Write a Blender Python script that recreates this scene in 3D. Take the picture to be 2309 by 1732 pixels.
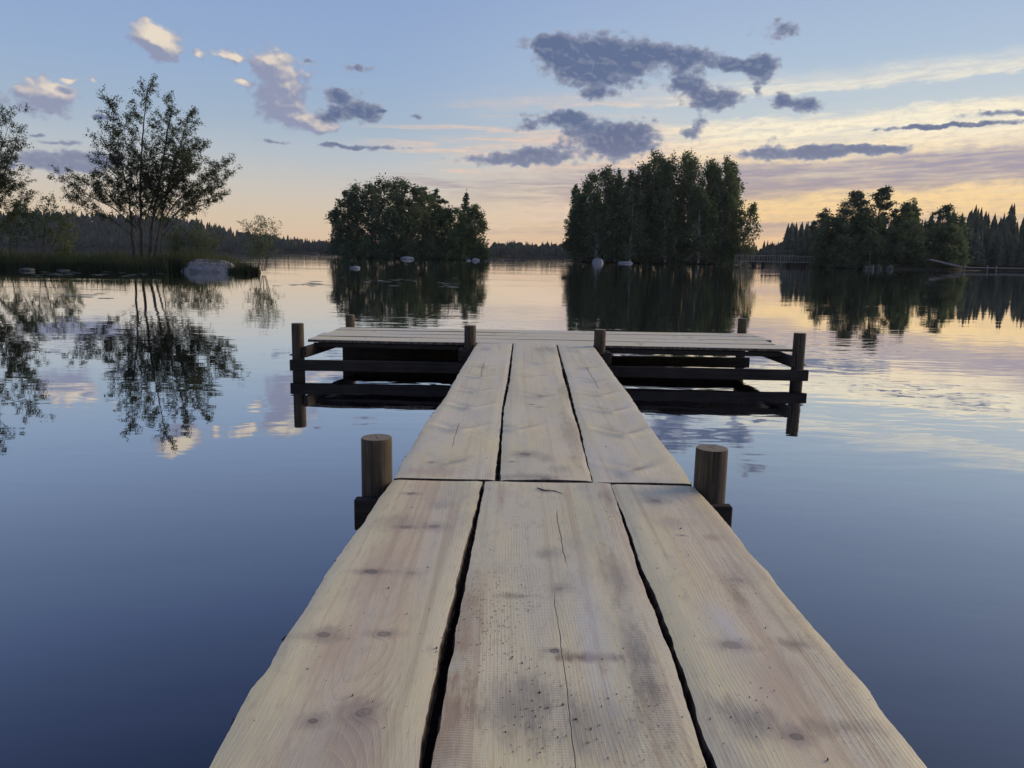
import bpy, bmesh, math, random
import numpy as np
from mathutils import Vector, Matrix, noise as mnoise

for o in list(bpy.data.objects):
    bpy.data.objects.remove(o, do_unlink=True)
scene = bpy.context.scene
COL = scene.collection
rad = math.radians

# ------------------------------------------------------------------ camera
CAM_H = 1.40                       # eye height above the water, metres
FPX = 1734.0                       # focal length in photograph pixels (2309 x 1732)
PITCH, ROLL = rad(9.53), rad(1.06)
cam_data = bpy.data.cameras.new('camera')
cam_data.sensor_width = 36.0
cam_data.lens = FPX / 2309.0 * 36.0
cam_data.clip_start = 0.05
cam_data.clip_end = 20000.0
cam = bpy.data.objects.new('camera', cam_data)
COL.objects.link(cam)
CAM_R = Matrix.Rotation(math.pi / 2 - PITCH, 3, 'X') @ Matrix.Rotation(ROLL, 3, 'Z')
cam.matrix_world = Matrix.Translation((0, 0, CAM_H)) @ CAM_R.to_4x4()
scene.camera = cam


def ray(px, py):
    return (CAM_R @ Vector(((px - 1154.5) / FPX, -(py - 866.0) / FPX, -1.0))).normalized()


def at(px, py, z=0.0):
    """point where the line of sight meets the level z"""
    d = ray(px, py)
    t = (z - CAM_H) / d.z
    return Vector((0, 0, CAM_H)) + d * t


def at_y(px, py, y):
    """point where the line of sight meets the distance y"""
    d = ray(px, py)
    return Vector((0, 0, CAM_H)) + d * (y / d.y)


def azel(px, py):
    d = ray(px, py)
    return math.degrees(math.atan2(d.x, d.y)), math.degrees(math.asin(d.z))


def lin(r, g, b):
    def f(c):
        c /= 255.0
        return c / 12.92 if c <= 0.04045 else ((c + 0.055) / 1.055) ** 2.4
    return (f(r), f(g), f(b), 1.0)


# ------------------------------------------------------------------ node helper
class NT:
    def __init__(self, tree):
        self.t = tree

    def n(self, typ, ins=None, **props):
        nd = self.t.nodes.new(typ)
        for k, v in props.items():
            setattr(nd, k, v)
        if ins:
            for k, v in ins.items():
                self.put(nd.inputs[k], v)
        return nd

    def put(self, sock, v):
        if isinstance(v, bpy.types.NodeSocket):
            self.t.links.new(v, sock)
        elif v is not None:
            sock.default_value = v

    def m(self, op, a, b=None, c=None, clamp=False):
        nd = self.t.nodes.new('ShaderNodeMath')
        nd.operation = op
        nd.use_clamp = clamp
        for i, v in enumerate((a, b, c)):
            if v is not None:
                self.put(nd.inputs[i], v)
        return nd.outputs[0]

    def vm(self, op, a, b=None):
        nd = self.t.nodes.new('ShaderNodeVectorMath')
        nd.operation = op
        self.put(nd.inputs[0], a)
        if b is not None:
            if op == 'SCALE':
                self.put(nd.inputs['Scale'], b)
            else:
                self.put(nd.inputs[1], b)
        return nd.outputs[1] if op in ('LENGTH', 'DOT_PRODUCT', 'DISTANCE') else nd.outputs[0]

    def xyz(self, x=0.0, y=0.0, z=0.0):
        return self.n('ShaderNodeCombineXYZ', {0: x, 1: y, 2: z}).outputs[0]

    def sep(self, v):
        return self.n('ShaderNodeSeparateXYZ', {0: v}).outputs

    def smooth(self, v, a, b, lo=0.0, hi=1.0):
        nd = self.n('ShaderNodeMapRange', {0: v, 1: a, 2: b, 3: lo, 4: hi}, interpolation_type='SMOOTHSTEP')
        return nd.outputs[0]

    def noise(self, vec, scale=1.0, detail=3.0, rough=0.5, dist=0.0, dim='3D'):
        nd = self.n('ShaderNodeTexNoise', {'Vector': vec, 'Scale': scale, 'Detail': detail,
                                           'Roughness': rough, 'Distortion': dist}, noise_dimensions=dim)
        return nd.outputs[0]

    def noisec(self, vec, scale=1.0, detail=3.0, rough=0.5):
        return self.n('ShaderNodeTexNoise', {'Vector': vec, 'Scale': scale, 'Detail': detail,
                                             'Roughness': rough}).outputs[1]

    def ramp(self, v, stops, interp='LINEAR'):
        nd = self.t.nodes.new('ShaderNodeValToRGB')
        cr = nd.color_ramp
        cr.interpolation = interp
        while len(cr.elements) < len(stops):
            cr.elements.new(0.5)
        for e, (p, c) in zip(cr.elements, stops):
            e.position = p
            e.color = c if len(c) == 4 else (*c, 1.0)
        self.put(nd.inputs[0], v)
        return nd.outputs[0]

    def mix(self, f, a, b, mode='MIX'):
        nd = self.t.nodes.new('ShaderNodeMix')
        nd.data_type = 'RGBA'
        nd.blend_type = mode
        nd.clamp_factor = True
        self.put(nd.inputs[0], f)
        self.put(nd.inputs[6], a)
        self.put(nd.inputs[7], b)
        return nd.outputs[2]


def g(v):
    return (v, v, v, 1.0)


# ------------------------------------------------------------------ world: dusk sky with clouds
SUN_AZ, SUN_EL = 64.0, 14.0         # degrees, towards the glow in the sky
world = bpy.data.worlds.new('World')
scene.world = world
world.use_nodes = True
wt = world.node_tree
wt.nodes.clear()
W = NT(wt)


def cloud_group(name, blobs):
    """summed soft discs laid out in azimuth / elevation degrees"""
    gt = bpy.data.node_groups.new(name, 'ShaderNodeTree')
    gt.interface.new_socket('Vector', in_out='INPUT', socket_type='NodeSocketVector')
    gt.interface.new_socket('Field', in_out='OUTPUT', socket_type='NodeSocketFloat')
    G = NT(gt)
    gi = gt.nodes.new('NodeGroupInput')
    go = gt.nodes.new('NodeGroupOutput')
    acc = None
    gx, gy, _ = G.sep(gi.outputs[0])
    for (px, py, rx, ry) in blobs:
        a, e = azel(px, py)
        k = 1.75 / 1734 * 57.3
        src = gi.outputs[0] if acc is None else G.xyz(gx, gy, acc)      # z only keeps the sum in order
        ma = G.n('ShaderNodeVectorMath', {0: src, 1: (1 / (rx * k), 1 / (ry * k), 0.0), 2: (-a / (rx * k), -e / (ry * k), 0.0)},
                 operation='MULTIPLY_ADD')
        gr = G.n('ShaderNodeTexGradient', {0: ma.outputs[0]}, gradient_type='SPHERICAL').outputs[1]
        acc = gr if acc is None else G.m('ADD', acc, gr)
    gt.links.new(acc, go.inputs[0])
    return gt


PALE = [(350, 92, 36, 27), (335, 80, 24, 17), (374, 112, 20, 20), (449, 126, 12, 10), (502, 122, 22, 10), (534, 134, 15, 9),
        (92, 228, 50, 24), (116, 205, 34, 20), (604, 140, 32, 24), (646, 180, 46, 34), (622, 218, 40, 28), (648, 254, 46, 20),
        (700, 276, 44, 15), (545, 182, 18, 8), (728, 292, 26, 9), (208, 178, 7, 6),
        (155, 180, 11, 5)]
DARK = [(785, 240, 46, 24), (765, 214, 22, 12), (735, 262, 34, 14), (832, 256, 28, 17),
        (85, 366, 62, 19), (150, 362, 50, 17), (205, 368, 24, 14), (250, 362, 30, 12),
        (1212, 100, 36, 15), (1255, 100, 34, 20), (1325, 112, 54, 28), (1392, 122, 60, 32), (1290, 155, 60, 28), (1250, 135, 36, 18),
        (1375, 178, 70, 27), (1450, 125, 50, 25), (1515, 125, 44, 21), (1580, 130, 40, 15), (1645, 145, 34, 12), (1690, 146, 38, 13),
        (1724, 142, 24, 18), (1712, 170, 22, 18), (1706, 206, 11, 11), (1538, 178, 34, 22), (1572, 204, 38, 24), (1606, 232, 32, 16),
        (1645, 220, 26, 16), (1350, 214, 36, 9), (1757, 70, 40, 14), (1760, 222, 18, 15), (1790, 232, 26, 11), (1826, 240, 26, 11),
        (1240, 266, 52, 12), (1292, 264, 34, 13), (1310, 300, 56, 26), (1385, 310, 52, 28), (1440, 300, 44, 24), (1400, 342, 66, 20),
        (1190, 286, 24, 10), (1580, 275, 13, 15), (1562, 305, 19, 15), (1105, 362, 70, 11), (1180, 352, 54, 17), (1244, 352, 52, 18),
        (1735, 340, 27, 19), (1680, 350, 46, 8), (1810, 350, 36, 10), (1850, 341, 36, 12), (1910, 340, 80, 10), (1985, 335, 60, 7),
        (810, 152, 26, 7), (216, 262, 10, 5), (240, 265, 15, 7), (80, 305, 16, 3), (100, 320, 20, 4), (160, 322, 20, 5), (940, 262, 9, 4), (865, 252, 9, 3), (700, 137, 11, 4), (830, 332, 66, 5), (620, 323, 30, 4), (760, 330, 40, 4), (2080, 288, 80, 4), (2190, 280, 90, 4), (2270, 254, 70, 5)]
cg_pale = cloud_group('pale cloud field', PALE)
cg_dark = cloud_group('grey cloud field', DARK)

wdir = W.n('ShaderNodeTexCoord').outputs['Generated']
dx, dy, dz = W.sep(wdir)
az = W.m('MULTIPLY', W.m('ARCTAN2', dx, dy), 57.29578)
el = W.m('MULTIPLY', W.m('ARCSINE', dz), 57.29578)
ae = W.xyz(az, el, 0.0)
# clear sky: towards the sun and away from it
e90 = W.m('DIVIDE', el, 60.0, clamp=True)
cool = W.ramp(e90, [(0.0, lin(232, 196, 162)), (0.035, lin(224, 202, 174)), (0.07, lin(210, 201, 190)), (0.11, lin(186, 195, 203)),
                    (0.148, lin(165, 184, 205)), (0.20, lin(153, 177, 210)), (0.28, lin(143, 167, 208)), (0.42, lin(118, 143, 196)), (0.58, lin(86, 107, 164)), (1.0, lin(96, 114, 160))])
warm = W.ramp(e90, [(0.0, lin(242, 196, 152)), (0.045, lin(246, 212, 164)), (0.10, lin(232, 214, 186)), (0.16, lin(196, 206, 212)),
                    (0.22, lin(174, 194, 216)), (0.30, lin(160, 180, 214)), (0.42, lin(144, 165, 206)), (0.60, lin(118, 140, 188)), (1.0, lin(100, 120, 165))])
sunside = W.m('COSINE', W.m('MULTIPLY', W.m('SUBTRACT', az, 34.0), 0.0174533))
sunf = W.smooth(sunside, 0.70, 1.0)
sky = W.mix(sunf, cool, warm)
nish = W.n('ShaderNodeTexSky', sky_type='NISHITA', sun_disc=False, sun_elevation=rad(SUN_EL), sun_rotation=rad(SUN_AZ),
           altitude=100.0, air_density=1.0, dust_density=1.2, ozone_density=1.5).outputs[0]
nish = W.vm('SCALE', nish, 0.11)
sky = W.mix(0.06, sky, nish)
# the sky opposite the sunset is duller
sky = W.mix(W.smooth(sunside, -0.2, -0.95), sky, W.mix(1.0, sky, (0.90, 0.89, 0.93, 1), 'MULTIPLY'))

# high sheet of altocumulus and stratus on the sunset side
slope = W.m('SUBTRACT', el, W.m('MULTIPLY', W.m('SUBTRACT', az, 20.0), 0.040))
wob = W.noise(W.xyz(W.m('MULTIPLY', az, 0.10), W.m('MULTIPLY', el, 0.5), 3.0), 1.0, 3.0, dim='2D')
wob2 = W.noise(W.xyz(W.m('MULTIPLY', az, 0.55), W.m('MULTIPLY', el, 1.6), 3.0), 1.0, 4.0, 0.62, dim='2D')
tt = W.m('ADD', slope, W.m('ADD', W.m('MULTIPLY', W.m('SUBTRACT', wob, 0.5), 1.3), W.m('MULTIPLY', W.m('SUBTRACT', wob2, 0.5), 0.9)))
t18 = W.m('DIVIDE', tt, 18.0, clamp=True)
lit = W.ramp(t18, [(0.0, g(0.75)), (0.08, g(0.85)), (0.105, g(0.35)), (0.115, g(0.12)), (0.145, g(0.15)), (0.16, g(0.9)), (0.222, g(1.0)),
                   (0.245, g(0.3)), (0.265, g(0.05)), (0.335, g(0.05)), (0.36, g(0.28)), (0.38, g(0.85)), (0.41, g(1.0)), (0.62, g(1.0)), (1.0, g(1.0))])
cov = W.ramp(t18, [(0.0, g(0.1)), (0.08, g(0.45)), (0.12, g(0.75)), (0.22, g(0.85)), (0.29, g(0.98)), (0.37, g(0.98)), (0.45, g(1.0)),
                   (0.51, g(1.0)), (0.522, g(0.55)), (0.535, g(0.05)), (0.575, g(0.0)), (0.60, g(0.05)), (0.612, g(0.70)), (0.635, g(0.60)), (0.655, g(0.28)), (0.69, g(0.0)), (1.0, g(0.0))])
streak = W.noise(W.xyz(W.m('MULTIPLY', az, 0.16), W.m('MULTIPLY', slope, 1.7), 7.0), 1.0, 5.0, 0.6, dim='2D')
streak2 = W.noise(W.xyz(W.m('MULTIPLY', az, 0.35), W.m('MULTIPLY', slope, 4.5), 1.0), 1.0, 4.0, 0.6, dim='2D')
ripple = W.noise(W.xyz(W.m('MULTIPLY', az, 1.1), W.m('MULTIPLY', slope, 3.2), 5.0), 1.0, 4.0, 0.6, dim='2D')
lit = W.m('ADD', lit, W.m('MULTIPLY', W.m('SUBTRACT', streak2, 0.5), 1.0), clamp=True)
lit = W.m('MULTIPLY', lit, W.smooth(ripple, 0.25, 0.58, 0.74, 1.0))
azm = W.smooth(W.m('ADD', az, W.m('MULTIPLY', W.m('SUBTRACT', streak, 0.5), 26.0)), -8.0, 12.0)
azback = W.smooth(az, 70.0, 110.0, 1.0, 0.0)
covn = W.m('MULTIPLY', W.m('MULTIPLY', azm, azback), W.m('MULTIPLY', cov, W.smooth(streak, 0.25, 0.55, 0.45, 1.0)))
# thin detached streaks further from the sun
thin = W.m('MULTIPLY', W.smooth(W.noise(W.xyz(W.m('MULTIPLY', az, 0.09), W.m('MULTIPLY', el, 1.9), 12.0), 1.0, 4.0, 0.55), 0.50, 0.60),
           W.m('MULTIPLY', W.smooth(el, 2.5, 5.0), W.m('MULTIPLY', W.smooth(el, 10.5, 8.0), W.smooth(az, -14.0, -3.0))))
covn = W.m('MAXIMUM', covn, W.m('MULTIPLY', thin, W.m('MULTIPLY', azback, 0.85)))
glow = W.ramp(W.m('DIVIDE', el, 16.0, clamp=True), [(0.0, lin(240, 190, 140)), (0.25, lin(254, 217, 154)), (0.42, lin(250, 224, 184)),
                                                      (0.52, lin(255, 243, 214)), (1.0, lin(242, 236, 222))])
pinkish = W.mix(W.smooth(az, 2.0, 18.0), lin(232, 205, 186), glow)
greyc = W.mix(W.smooth(el, 2.0, 8.0), lin(176, 156, 154), lin(162, 158, 176))
sheet = W.mix(lit, greyc, pinkish)
sky = W.mix(covn, sky, sheet)

# cumulus
clear = W.n('ShaderNodeBackground', {0: sky, 1: 1.0})
warp = W.vm('SUBTRACT', W.noisec(ae, 0.8, 3.0, 0.6), (0.5, 0.5, 0.5))
aew = W.vm('ADD', ae, W.vm('MULTIPLY', warp, (0.85, 0.65, 0.0)))


def billow(vec):
    """rounded heads, as on a cumulus: cells of two sizes plus fine curl"""
    v1 = W.n('ShaderNodeTexVoronoi', {'Vector': W.vm('MULTIPLY', vec, (0.85, 1.15, 1.0)), 'Scale': 1.0, 'Detail': 1.5, 'Roughness': 0.5, 'Lacunarity': 2.2},
             voronoi_dimensions='2D', feature='F1').outputs['Distance']
    return W.m('SUBTRACT', 0.42, v1)


bil = billow(aew)
fine = W.noise(W.vm('MULTIPLY', ae, (0.8, 1.2, 1.0)), 1.9, 4.0, 0.58, dim='2D')
puff = W.m('ADD', W.m('MULTIPLY', bil, 0.75), W.m('MULTIPLY', W.m('SUBTRACT', fine, 0.5), 1.0))
puffs = W.m('MULTIPLY', puff, 0.80)


def cloud(group, vec):
    nd = W.n('ShaderNodeGroup')
    nd.node_tree = group
    W.put(nd.inputs[0], vec)
    return nd.outputs[0]


fp = cloud(cg_pale, aew)
fp2 = cloud(cg_pale, W.vm('ADD', aew, (0.25, 0.62, 0.0)))
fd = cloud(cg_dark, aew)
bil_up = billow(W.vm('ADD', aew, (0.12, 0.26, 0.0)))
relief = W.m('SUBTRACT', bil, bil_up)
litp = W.m('ADD', W.m('ADD', W.m('MULTIPLY', W.m('SUBTRACT', fp, fp2), 1.0), -0.02), W.m('MULTIPLY', relief, 0.45), clamp=True)
litp = W.m('ADD', litp, W.smooth(el, 13.0, 16.0, 0.0, 0.30), clamp=True)
litp = W.smooth(litp, 0.0, 1.0)
pale_c = W.mix(litp, lin(144, 150, 176), W.mix(W.smooth(el, 7.5, 10.5), lin(216, 202, 198), lin(236, 221, 200)))
dens_p = W.m('MULTIPLY', W.smooth(W.m('ADD', fp, puffs), 0.02, 0.70), W.smooth(fp, 0.02, 0.16))
cum = W.mix(W.m('MULTIPLY', dens_p, 0.93), sky, pale_c)
dens_d = W.m('MULTIPLY', W.smooth(W.m('ADD', fd, puffs), 0.06, 0.64), W.smooth(fd, 0.02, 0.16))
core = W.smooth(W.m('ADD', fd, W.m('MULTIPLY', puffs, 1.05)), 0.05, 1.05)
dark_c = W.mix(core, lin(158, 164, 182), lin(92, 107, 142))
dark_c = W.mix(W.m('MULTIPLY', W.smooth(relief, 0.02, 0.45), 0.18), dark_c, lin(190, 190, 198))
dark_c = W.mix(W.smooth(el, 8.5, 5.5, 0.0, 0.42), dark_c, lin(160, 163, 181))
cum = W.mix(W.m('MULTIPLY', dens_d, 0.94), cum, dark_c)
clouded = W.n('ShaderNodeBackground', {0: cum, 1: 1.0})
# the cumulus field only spans this part of the sky
span = W.m('MULTIPLY', W.m('LESS_THAN', el, 19.0), W.m('LESS_THAN', W.m('ABSOLUTE', az), 46.0))
mixw = W.n('ShaderNodeMixShader', {0: span, 1: clear.outputs[0], 2: clouded.outputs[0]})
wo = W.n('ShaderNodeOutputWorld', {0: mixw.outputs[0]})
world.cycles.sampling_method = 'MANUAL'
world.cycles.sample_map_resolution = 512

# ------------------------------------------------------------------ sun behind thin cloud, exposure
sd = bpy.data.lights.new('sun', 'SUN')
sd.energy = 3.0
sd.angle = rad(38.0)
sd.color = (1.0, 0.80, 0.58)
sun = bpy.data.objects.new('sun', sd)
COL.objects.link(sun)
sdir = Vector((math.sin(rad(SUN_AZ)) * math.cos(rad(SUN_EL)), math.cos(rad(SUN_AZ)) * math.cos(rad(SUN_EL)), math.sin(rad(SUN_EL))))
sun.rotation_euler = sdir.to_track_quat('Z', 'Y').to_euler()
sun.location = (60, 60, 40)
scene.view_settings.view_transform = 'Standard'
scene.view_settings.look = 'None'
scene.view_settings.exposure = 0.0
scene.view_settings.gamma = 1.0
scene.view_settings.use_curve_mapping = False
scene.render.engine = 'CYCLES'
scene.cycles.use_denoising = True
scene.cycles.max_bounces = 8
scene.cycles.transparent_max_bounces = 8

# ------------------------------------------------------------------ mesh and object helpers
rng = np.random.default_rng(11)
R = random.Random(5)


def tag(o, label=None, cat=None, group=None, kind=None):
    if label:
        o['label'] = label
    if cat:
        o['category'] = cat
    if group:
        o['group'] = group
    if kind:
        o['kind'] = kind
    return o


def link(name, me, mat=None, parent=None):
    o = bpy.data.objects.new(name, me)
    COL.objects.link(o)
    if mat is not None and me is not None:
        if len(me.materials) == 0:
            me.materials.append(mat)
    if parent is not None:
        o.parent = parent
    return o


def empty(name, loc=(0, 0, 0)):
    o = bpy.data.objects.new(name, None)
    o.empty_display_size = 0.2
    COL.objects.link(o)
    o.location = loc
    return o


def mesh_np(name, V, F, smooth=False):
    """F is an (n,3) or (n,4) array of indices"""
    V = np.asarray(V, dtype=np.float32)
    F = np.asarray(F, dtype=np.int32)
    k = F.shape[1]
    me = bpy.data.meshes.new(name)
    me.vertices.add(len(V))
    me.vertices.foreach_set('co', V.ravel())
    me.loops.add(F.size)
    me.loops.foreach_set('vertex_index', F.ravel())
    me.polygons.add(len(F))
    me.polygons.foreach_set('loop_start', np.arange(0, F.size, k, dtype=np.int32))
    me.polygons.foreach_set('loop_total', np.full(len(F), k, dtype=np.int32))
    if smooth:
        me.polygons.foreach_set('use_smooth', np.ones(len(F), dtype=bool))
    me.update(calc_edges=True)
    return me


class Tubes:
    """collects tapered tubes as one quad mesh"""
    def __init__(self):
        self.V, self.F, self.n = [], [], 0

    def add(self, pts, radii, sides=6):
        pts = np.asarray(pts, float)
        m = len(pts)
        T = np.gradient(pts, axis=0)
        T /= np.linalg.norm(T, axis=1)[:, None] + 1e-9
        ref = np.array([0.31, 0.87, 0.38])
        A = np.cross(T, ref)
        A /= np.linalg.norm(A, axis=1)[:, None] + 1e-9
        B = np.cross(T, A)
        th = np.linspace(0, 2 * np.pi, sides, endpoint=False)
        r = np.asarray(radii, float)[:, None, None]
        V = pts[:, None, :] + r * (np.cos(th)[None, :, None] * A[:, None, :] + np.sin(th)[None, :, None] * B[:, None, :])
        i = np.arange(m - 1)[:, None] * sides
        j = np.arange(sides)[None, :]
        j2 = (j + 1) % sides
        F = np.stack([i + j, i + j2, i + sides + j2, i + sides + j], -1).reshape(-1, 4) + self.n
        self.V.append(V.reshape(-1, 3))
        self.F.append(F)
        self.n += m * sides

    def mesh(self, name):
        return mesh_np(name, np.concatenate(self.V), np.concatenate(self.F), smooth=True)


def rough_box(name, c, size, mat, parent=None, rot=0.0, bevel=0.006, seed=0, wob=0.003):
    bm = bmesh.new()
    bmesh.ops.create_cube(bm, size=1.0)
    bmesh.ops.scale(bm, vec=Vector(size), verts=bm.verts)
    ax = max(range(3), key=lambda i: size[i])
    if size[ax] > 0.5:
        es = [e for e in bm.edges if abs((e.verts[0].co - e.verts[1].co)[ax]) > size[ax] * 0.5]
        bmesh.ops.subdivide_edges(bm, edges=es, cuts=min(14, int(size[ax] / 0.25)), use_grid_fill=True)
        for v in bm.verts:
            n = mnoise.noise_vector(Vector((v.co[ax] * 1.3 + seed * 7.1, seed * 3.3, 0.5)))
            for k in range(3):
                if k != ax:
                    v.co[k] += n[k] * wob
    if bevel:
        es = [e for e in bm.edges if len(e.link_faces) == 2 and e.calc_face_angle() > 0.9]
        bmesh.ops.bevel(bm, geom=es, offset=bevel, segments=1, affect='EDGES')
    me = bpy.data.meshes.new(name)
    bm.to_mesh(me)
    bm.free()
    o = link(name, me, mat, parent)
    o.location = c
    o.rotation_euler = (0, 0, rot)
    return o


# ------------------------------------------------------------------ materials
def new_mat(name):
    m = bpy.data.materials.new(name)
    m.use_nodes = True
    m.node_tree.nodes.clear()
    return m, NT(m.node_tree)


def finish(N, shader, volume=None):
    N.n('ShaderNodeOutputMaterial', {0: shader})


def principled(N, color, rough=0.8, normal=None, spec=0.3, **kw):
    d = {'Base Color': color, 'Roughness': rough, 'Specular IOR Level': spec}
    if normal is not None:
        d['Normal'] = normal
    d.update(kw)
    return N.n('ShaderNodeBsdfPrincipled', d).outputs[0]


def mat_water():
    m, N = new_mat('still lake water')
    p = N.n('ShaderNodeTexCoord').outputs['Object']
    patch = N.noise(N.vm('MULTIPLY', p, (0.045, 0.11, 1.0)), 1.0, 2.0, 0.5)
    patch = N.smooth(patch, 0.42, 0.66)
    amp = N.m('ADD', 0.17, N.m('MULTIPLY', patch, 0.75))
    long = N.noise(N.vm('MULTIPLY', p, (0.55, 1.1, 1.0)), 1.0, 2.0, 0.5, 0.6)
    mid = N.noise(N.vm('MULTIPLY', p, (1.6, 4.0, 1.0)), 1.0, 2.0, 0.5, 0.4)
    hgt = N.m('MULTIPLY', N.m('ADD', N.m('MULTIPLY', long, 0.010), N.m('MULTIPLY', mid, 0.0035)), amp)
    bump = N.n('ShaderNodeBump', {'Strength': 1.0, 'Distance': 1.0, 'Height': hgt}).outputs[0]
    face = N.n('ShaderNodeLayerWeight', {0: 0.5, 1: bump}).outputs['Facing']
    refl = N.ramp(face, [(0.0, g(0.03)), (0.30, g(0.085)), (0.41, g(0.145)), (0.55, g(0.27)), (0.68, g(0.45)), (0.72, g(0.53)), (0.80, g(0.73)), (0.88, g(0.89)), (1.0, g(1.0))])
    deep = N.n('ShaderNodeBsdfDiffuse', {0: (0.004, 0.0045, 0.009, 1)}).outputs[0]
    mirror = N.n('ShaderNodeBsdfGlossy', {'Color': (1, 1, 1, 1), 'Roughness': 0.010, 'Normal': bump}).outputs[0]
    finish(N, N.n('ShaderNodeMixShader', {0: refl, 1: deep, 2: mirror}).outputs[0])
    return m


def mat_leaf(name, c1, c2, trans=0.38):
    m, N = new_mat(name)
    geo = N.n('ShaderNodeNewGeometry')
    rnd = geo.outputs['Random Per Island']
    pos = geo.outputs['Position']
    big = N.smooth(N.noise(pos, 0.35, 2.0), 0.35, 0.65)
    f = N.m('ADD', N.m('MULTIPLY', rnd, 0.55), N.m('MULTIPLY', big, 0.45))
    col = N.mix(f, (*c1, 1), (*c2, 1))
    col = N.n('ShaderNodeHueSaturation', {'Saturation': 0.74, 'Value': 0.95, 'Color': col}).outputs[0]
    d = N.n('ShaderNodeBsdfDiffuse', {0: col}).outputs[0]
    t = N.n('ShaderNodeBsdfTranslucent', {0: N.mix(0.5, col, (0.10, 0.13, 0.03, 1))}).outputs[0]
    mx = N.n('ShaderNodeMixShader', {0: trans, 1: d, 2: t})
    finish(N, mx.outputs[0])
    return m


def mat_bark(name, c1, c2, scale=6.0):
    m, N = new_mat(name)
    p = N.n('ShaderNodeTexCoord').outputs['Object']
    n = N.noise(N.vm('MULTIPLY', p, (1, 1, 0.3)), scale, 4.0, 0.6)
    col = N.mix(N.smooth(n, 0.35, 0.65), (*c1, 1), (*c2, 1))
    bump = N.n('ShaderNodeBump', {'Strength': 0.6, 'Distance': 0.03, 'Height': n}).outputs[0]
    finish(N, principled(N, col, 0.9, bump, 0.2))
    return m


def mat_stone(name, c1, c2, scale=2.0):
    m, N = new_mat(name)
    p = N.n('ShaderNodeTexCoord').outputs['Object']
    a = N.noise(p, scale, 5.0, 0.65)
    b = N.noise(p, scale * 7, 4.0, 0.7)
    col = N.mix(N.smooth(a, 0.35, 0.65), (*c1, 1), (*c2, 1))
    col = N.mix(N.smooth(b, 0.52, 0.72, 0.0, 0.6), col, (0.07, 0.068, 0.06, 1))
    hgt = N.m('ADD', N.m('MULTIPLY', a, 0.6), N.m('MULTIPLY', b, 0.4))
    bump = N.n('ShaderNodeBump', {'Strength': 0.7, 'Distance': 0.08, 'Height': hgt}).outputs[0]
    finish(N, principled(N, col, 0.85, bump, 0.3))
    return m


def mat_ground(name, c1, c2, scale=0.6):
    m, N = new_mat(name)
    p = N.n('ShaderNodeNewGeometry').outputs['Position']
    n = N.noise(p, scale, 5.0, 0.6)
    finish(N, principled(N, N.mix(N.smooth(n, 0.35, 0.65), (*c1, 1), (*c2, 1)), 0.95, None, 0.1))
    return m


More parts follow.
